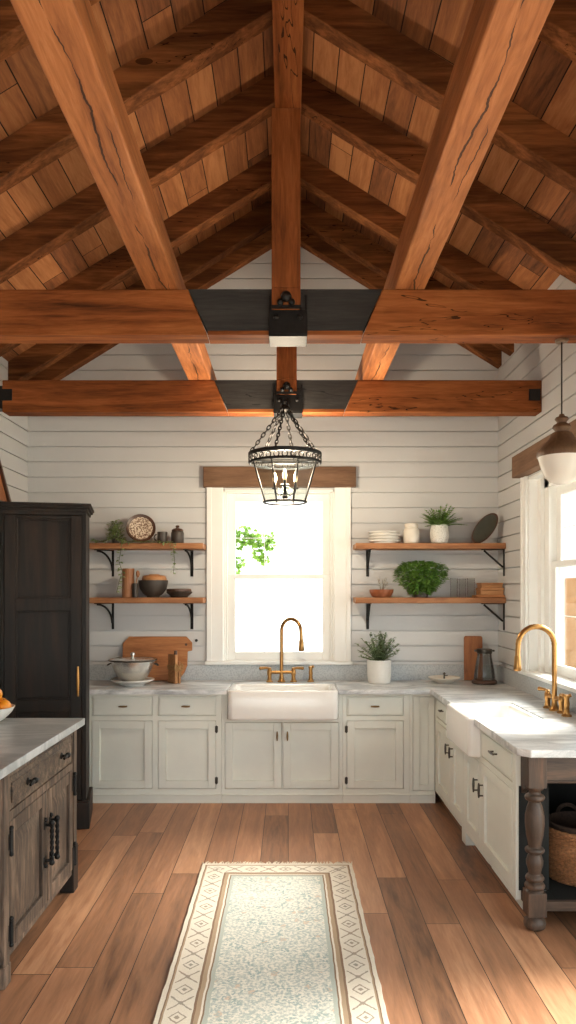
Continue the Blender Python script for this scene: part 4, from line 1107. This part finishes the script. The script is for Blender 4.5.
b = MB(); b.cyl((0, 0, .06), (0, 0, .13), .012, 10); b.sphere((0, 0, .05), .02, 12, 8); b.lathe([(0, .125), (.03, .13), (.036, .14), (.03, .146), (0, .146)], n=20)
for k in range(3):
    a = 2 * PI * k / 3 + .5; b.tube([(0, 0, .08), (.045 * math.cos(a), .045 * math.sin(a), .066), (.085 * math.cos(a), .085 * math.sin(a), .09), (.088 * math.cos(a), .088 * math.sin(a), .115)], .0055, 8)
    b.lathe([(0, .112), (.022, .116), (.022, .122), (0, .124)], (.088 * math.cos(a), .088 * math.sin(a), 0), 14)
b.tube([(0, 0, .14), (0, 0, .31)], .0035, 6); b.tube([(-R0 + .02, 0, zr0), (R0 - .02, 0, zr0)], .006, 6)
ho = b.build('candle_holder', IRON, t)
cands = [(0, 0, .146)] + [(.088 * math.cos(2 * PI * k / 3 + .5), .088 * math.sin(2 * PI * k / 3 + .5), .123) for k in range(3)]
for c in cands:
    MB().cyl((c[0], c[1], c[2]), (c[0], c[1], c[2] + .04), .010, 12).build('candle_sleeve', DKPULL, ho)
    MB().lathe([(.006, 0), (.013, .014), (.015, .03), (.010, .055), (.003, .074), (0, .076)], (c[0], c[1], c[2] + .04), 14).build('bulb', BULB, ho)

# ------------------------------------------------------------------ globe pendant
t = thing('globe_pendant', 'brown pendant lamp with a white glass bowl hanging from the nearer tie beam', 'pendant light', (1.45, 3.92, 2.29))
MB().cyl((0, 0, .35), (0, 0, .76), .004, 8).build('cord', IRON, t)
MB().lathe([(0, .752), (.03, .752), (.034, .758), (.034, .767), (0, .767)], n=20).build('ceiling_rose', SHADEW, t)
MB().lathe([(.0, .372), (.012, .372), (.016, .36), (.03, .355), (.036, .345), (.026, .332), (.024, .325), (.042, .314), (.048, .30), (.036, .286), (.034, .278), (.052, .27), (.056, .262), (.07, .236), (.1, .205), (.125, .175), (.128, .155), (.126, .145), (.118, .145), (.112, .16), (0, .2)], n=44).build('lamp_shade', SHADEW, t, smooth=50)
MB().lathe([(.0, .0), (.03, .002), (.06, .014), (.084, .036), (.1, .07), (.112, .11), (.12, .14), (.123, .146), (.115, .148), (.105, .11), (.09, .07), (.07, .04), (.03, .012), (0, .01)], n=44).build('glass_bowl', OPAL, t, smooth=60)

# ------------------------------------------------------------------ rug
hw, hl = .472, 1.53; yc = 4.66 - hl
t = thing('patterned_rug', 'long cream and pale blue patterned runner rug with a fringe on the floor', 'rug', (-.067, yc, 0))
b = MB(); nx, ny = 16, 60
rd = random.Random(4)
ex = [rd.uniform(-.003, .003) for _ in range(ny + 1)]; ex2 = [rd.uniform(-.003, .003) for _ in range(ny + 1)]
def row(z, inset):
    G = []
    for j in range(ny + 1):
        G.append([(-hw + inset + ex[j] + (2 * hw - 2 * inset + ex2[j] - ex[j]) * i / nx, -hl + inset + (2 * hl - 2 * inset) * j / ny + .004 * math.sin(i * 1.3) * (j in (0, ny)), z) for i in range(nx + 1)])
    return G
top, bot = row(.011, .004), row(.001, 0)
TV = [[b.b.verts.new(p) for p in r_] for r_ in top]; BV = [[b.b.verts.new(p) for p in r_] for r_ in bot]
for j in range(ny):
    for i in range(nx):
        b.b.faces.new([TV[j][i], TV[j][i + 1], TV[j + 1][i + 1], TV[j + 1][i]]); b.b.faces.new([BV[j][i], BV[j + 1][i], BV[j + 1][i + 1], BV[j][i + 1]])
for j in range(ny):
    b.b.faces.new([BV[j][0], TV[j][0], TV[j + 1][0], BV[j + 1][0]]); b.b.faces.new([BV[j][nx], BV[j + 1][nx], TV[j + 1][nx], TV[j][nx]])
for i in range(nx):
    b.b.faces.new([BV[0][i], BV[0][i + 1], TV[0][i + 1], TV[0][i]]); b.b.faces.new([BV[ny][i], TV[ny][i], TV[ny][i + 1], BV[ny][i + 1]])
b.build('woven_field', m_rug(hw, hl), t)
for e in (-1, 1):
    b = MB()
    for i in range(95):
        x = -hw + .004 + (2 * hw - .008) * i / 94; q = rd.uniform(-.02, .02); l_ = rd.uniform(.028, .055)
        b.tube([(x, e * (hl - .006), .008), (x + q * .4, e * (hl + l_ * .5), .007), (x + q, e * (hl + l_), .0035)], [.0042, .0035, .002], 5)
    b.build('fringe', m_plain('fringe_cotton', S(214, 200, 178), .9, var=.1), t)

# ------------------------------------------------------------------ shrub outside the back window
t = thing('garden_shrub', 'sunlit green leafy branch seen through the back window glass', 'shrub', (-.95, 7.35, -.12))
b, bs = MB(), MB(); rd = random.Random(17)
bs.tube([(0, 0, 0), (.02, 0, .9), (-.02, 0, 1.7), (.06, 0, 2.12), (.2, -.02, 2.30), (.36, -.02, 2.36), (.54, -.02, 2.33), (.70, -.02, 2.24)], [.03, .026, .02, .014, .010, .008, .006, .003], 8)
bs.tube([(.2, -.02, 2.30), (.32, -.05, 2.2), (.40, -.05, 2.08), (.42, -.05, 1.98)], [.006, .005, .004, .002], 6)
clumps = [(.42, 2.30, .06), (.36, 2.19, .055), (.52, 2.36, .05), (.60, 2.33, .06), (.66, 2.25, .05), (.73, 2.27, .055), (.79, 2.22, .045), (.68, 2.13, .05), (.73, 2.08, .045), (.48, 2.22, .04), (.49, 2.05, .045), (.46, 1.97, .03), (.57, 2.28, .05), (.34, 2.07, .03), (.80, 2.30, .03)]
for (cx, cz, rr) in clumps:
    k = int(70 * rr / .05)
    for i in range(k):
        v = Vector((rd.gauss(0, 1), rd.gauss(0, 1), rd.gauss(0, 1))).normalized() * rr * rd.random() ** .4
        b.leaf(Vector((cx - .02, -.05, cz + .08)) + v, (v.x, v.y - .01, v.z - .01), (rd.uniform(-1, 1), -1, rd.uniform(0, 1)), rd.uniform(.025, .045), rd.uniform(.02, .034))
    bs.tube([(.06 + (cx - .06) * .5, -.02, 2.3), (cx - .02, -.04, cz + .08)], .0025, 5)
for i in range(260):   # hidden part of the crown, left of the window opening
    v = Vector((rd.uniform(-.35, .12), rd.uniform(-.2, .3), rd.uniform(1.2, 2.4)))
    b.leaf(v, (rd.uniform(-1, 1), rd.uniform(-1, 1), rd.uniform(-.5, .5)), (0, 0, 1), .05, .035)
b.build('foliage', GREENL, t); bs.build('branch', TWIGM, t)

# ------------------------------------------------------------------ camera
cam = bpy.data.cameras.new('camera'); co = bpy.data.objects.new('camera', cam); COL.objects.link(co)
co.location = (0, 0, CZ); co.rotation_euler = (PI / 2, 0, 0)
cam.sensor_width = 36; cam.sensor_fit = 'AUTO'; cam.lens = F / 1024 * 36; cam.shift_y = 80 / 1024; cam.clip_start = .05
scn.camera = co

# ------------------------------------------------------------------ light
w = bpy.data.worlds.new('sky'); scn.world = w; w.use_nodes = True
nt = w.node_tree; nt.nodes.clear()
out = nt.nodes.new('ShaderNodeOutputWorld'); bg = nt.nodes.new('ShaderNodeBackground')
tc = nt.nodes.new('ShaderNodeTexCoord'); sp = nt.nodes.new('ShaderNodeSeparateXYZ'); cr = nt.nodes.new('ShaderNodeValToRGB')
nt.links.new(tc.outputs['Generated'], sp.inputs[0])
mp = nt.nodes.new('ShaderNodeMapRange'); mp.inputs['From Min'].default_value = -1; mp.inputs['From Max'].default_value = 1
nt.links.new(sp.outputs['Z'], mp.inputs['Value']); nt.links.new(mp.outputs[0], cr.inputs[0])
cr.color_ramp.elements[0].position = .42; cr.color_ramp.elements[0].color = (.50, .50, .47, 1)
cr.color_ramp.elements[1].position = .54; cr.color_ramp.elements[1].color = (.93, .985, 1.0, 1)
nt.links.new(cr.outputs[0], bg.inputs['Color']); bg.inputs['Strength'].default_value = 1.0
nt.links.new(bg.outputs[0], out.inputs['Surface'])
def lamp(typ, name, loc, energy, color, rot=(0, 0, 0), **kw):
    l = bpy.data.lights.new(name, typ); l.energy = energy; l.color = color
    for k, v in kw.items(): setattr(l, k, v)
    o = bpy.data.objects.new(name, l); COL.objects.link(o); o.location = loc; o.rotation_euler = rot
    return o
d = Vector((-.74, -.24, -.63))
s = lamp('SUN', 'sun', (6, 4, 6), 2.8, (1, .95, .87), angle=math.radians(22)); s.rotation_euler = d.to_track_quat('-Z', 'Y').to_euler()
lamp('POINT', 'lantern_glow', (-.022, 5.385, 2.585), 21, (1, .80, .58), shadow_soft_size=.07)

scn.view_settings.view_transform = 'Standard'; scn.view_settings.look = 'None'; scn.view_settings.gamma = 1
scn.view_settings.use_curve_mapping = False
scn.view_settings.exposure = 2.42
cy = scn.cycles
cy.use_denoising = True; cy.max_bounces = 10; cy.diffuse_bounces = 6; cy.glossy_bounces = 4; cy.transparent_max_bounces = 16; cy.transmission_bounces = 6
cy.sample_clamp_indirect = 8; cy.caustics_reflective = False; cy.caustics_refractive = False
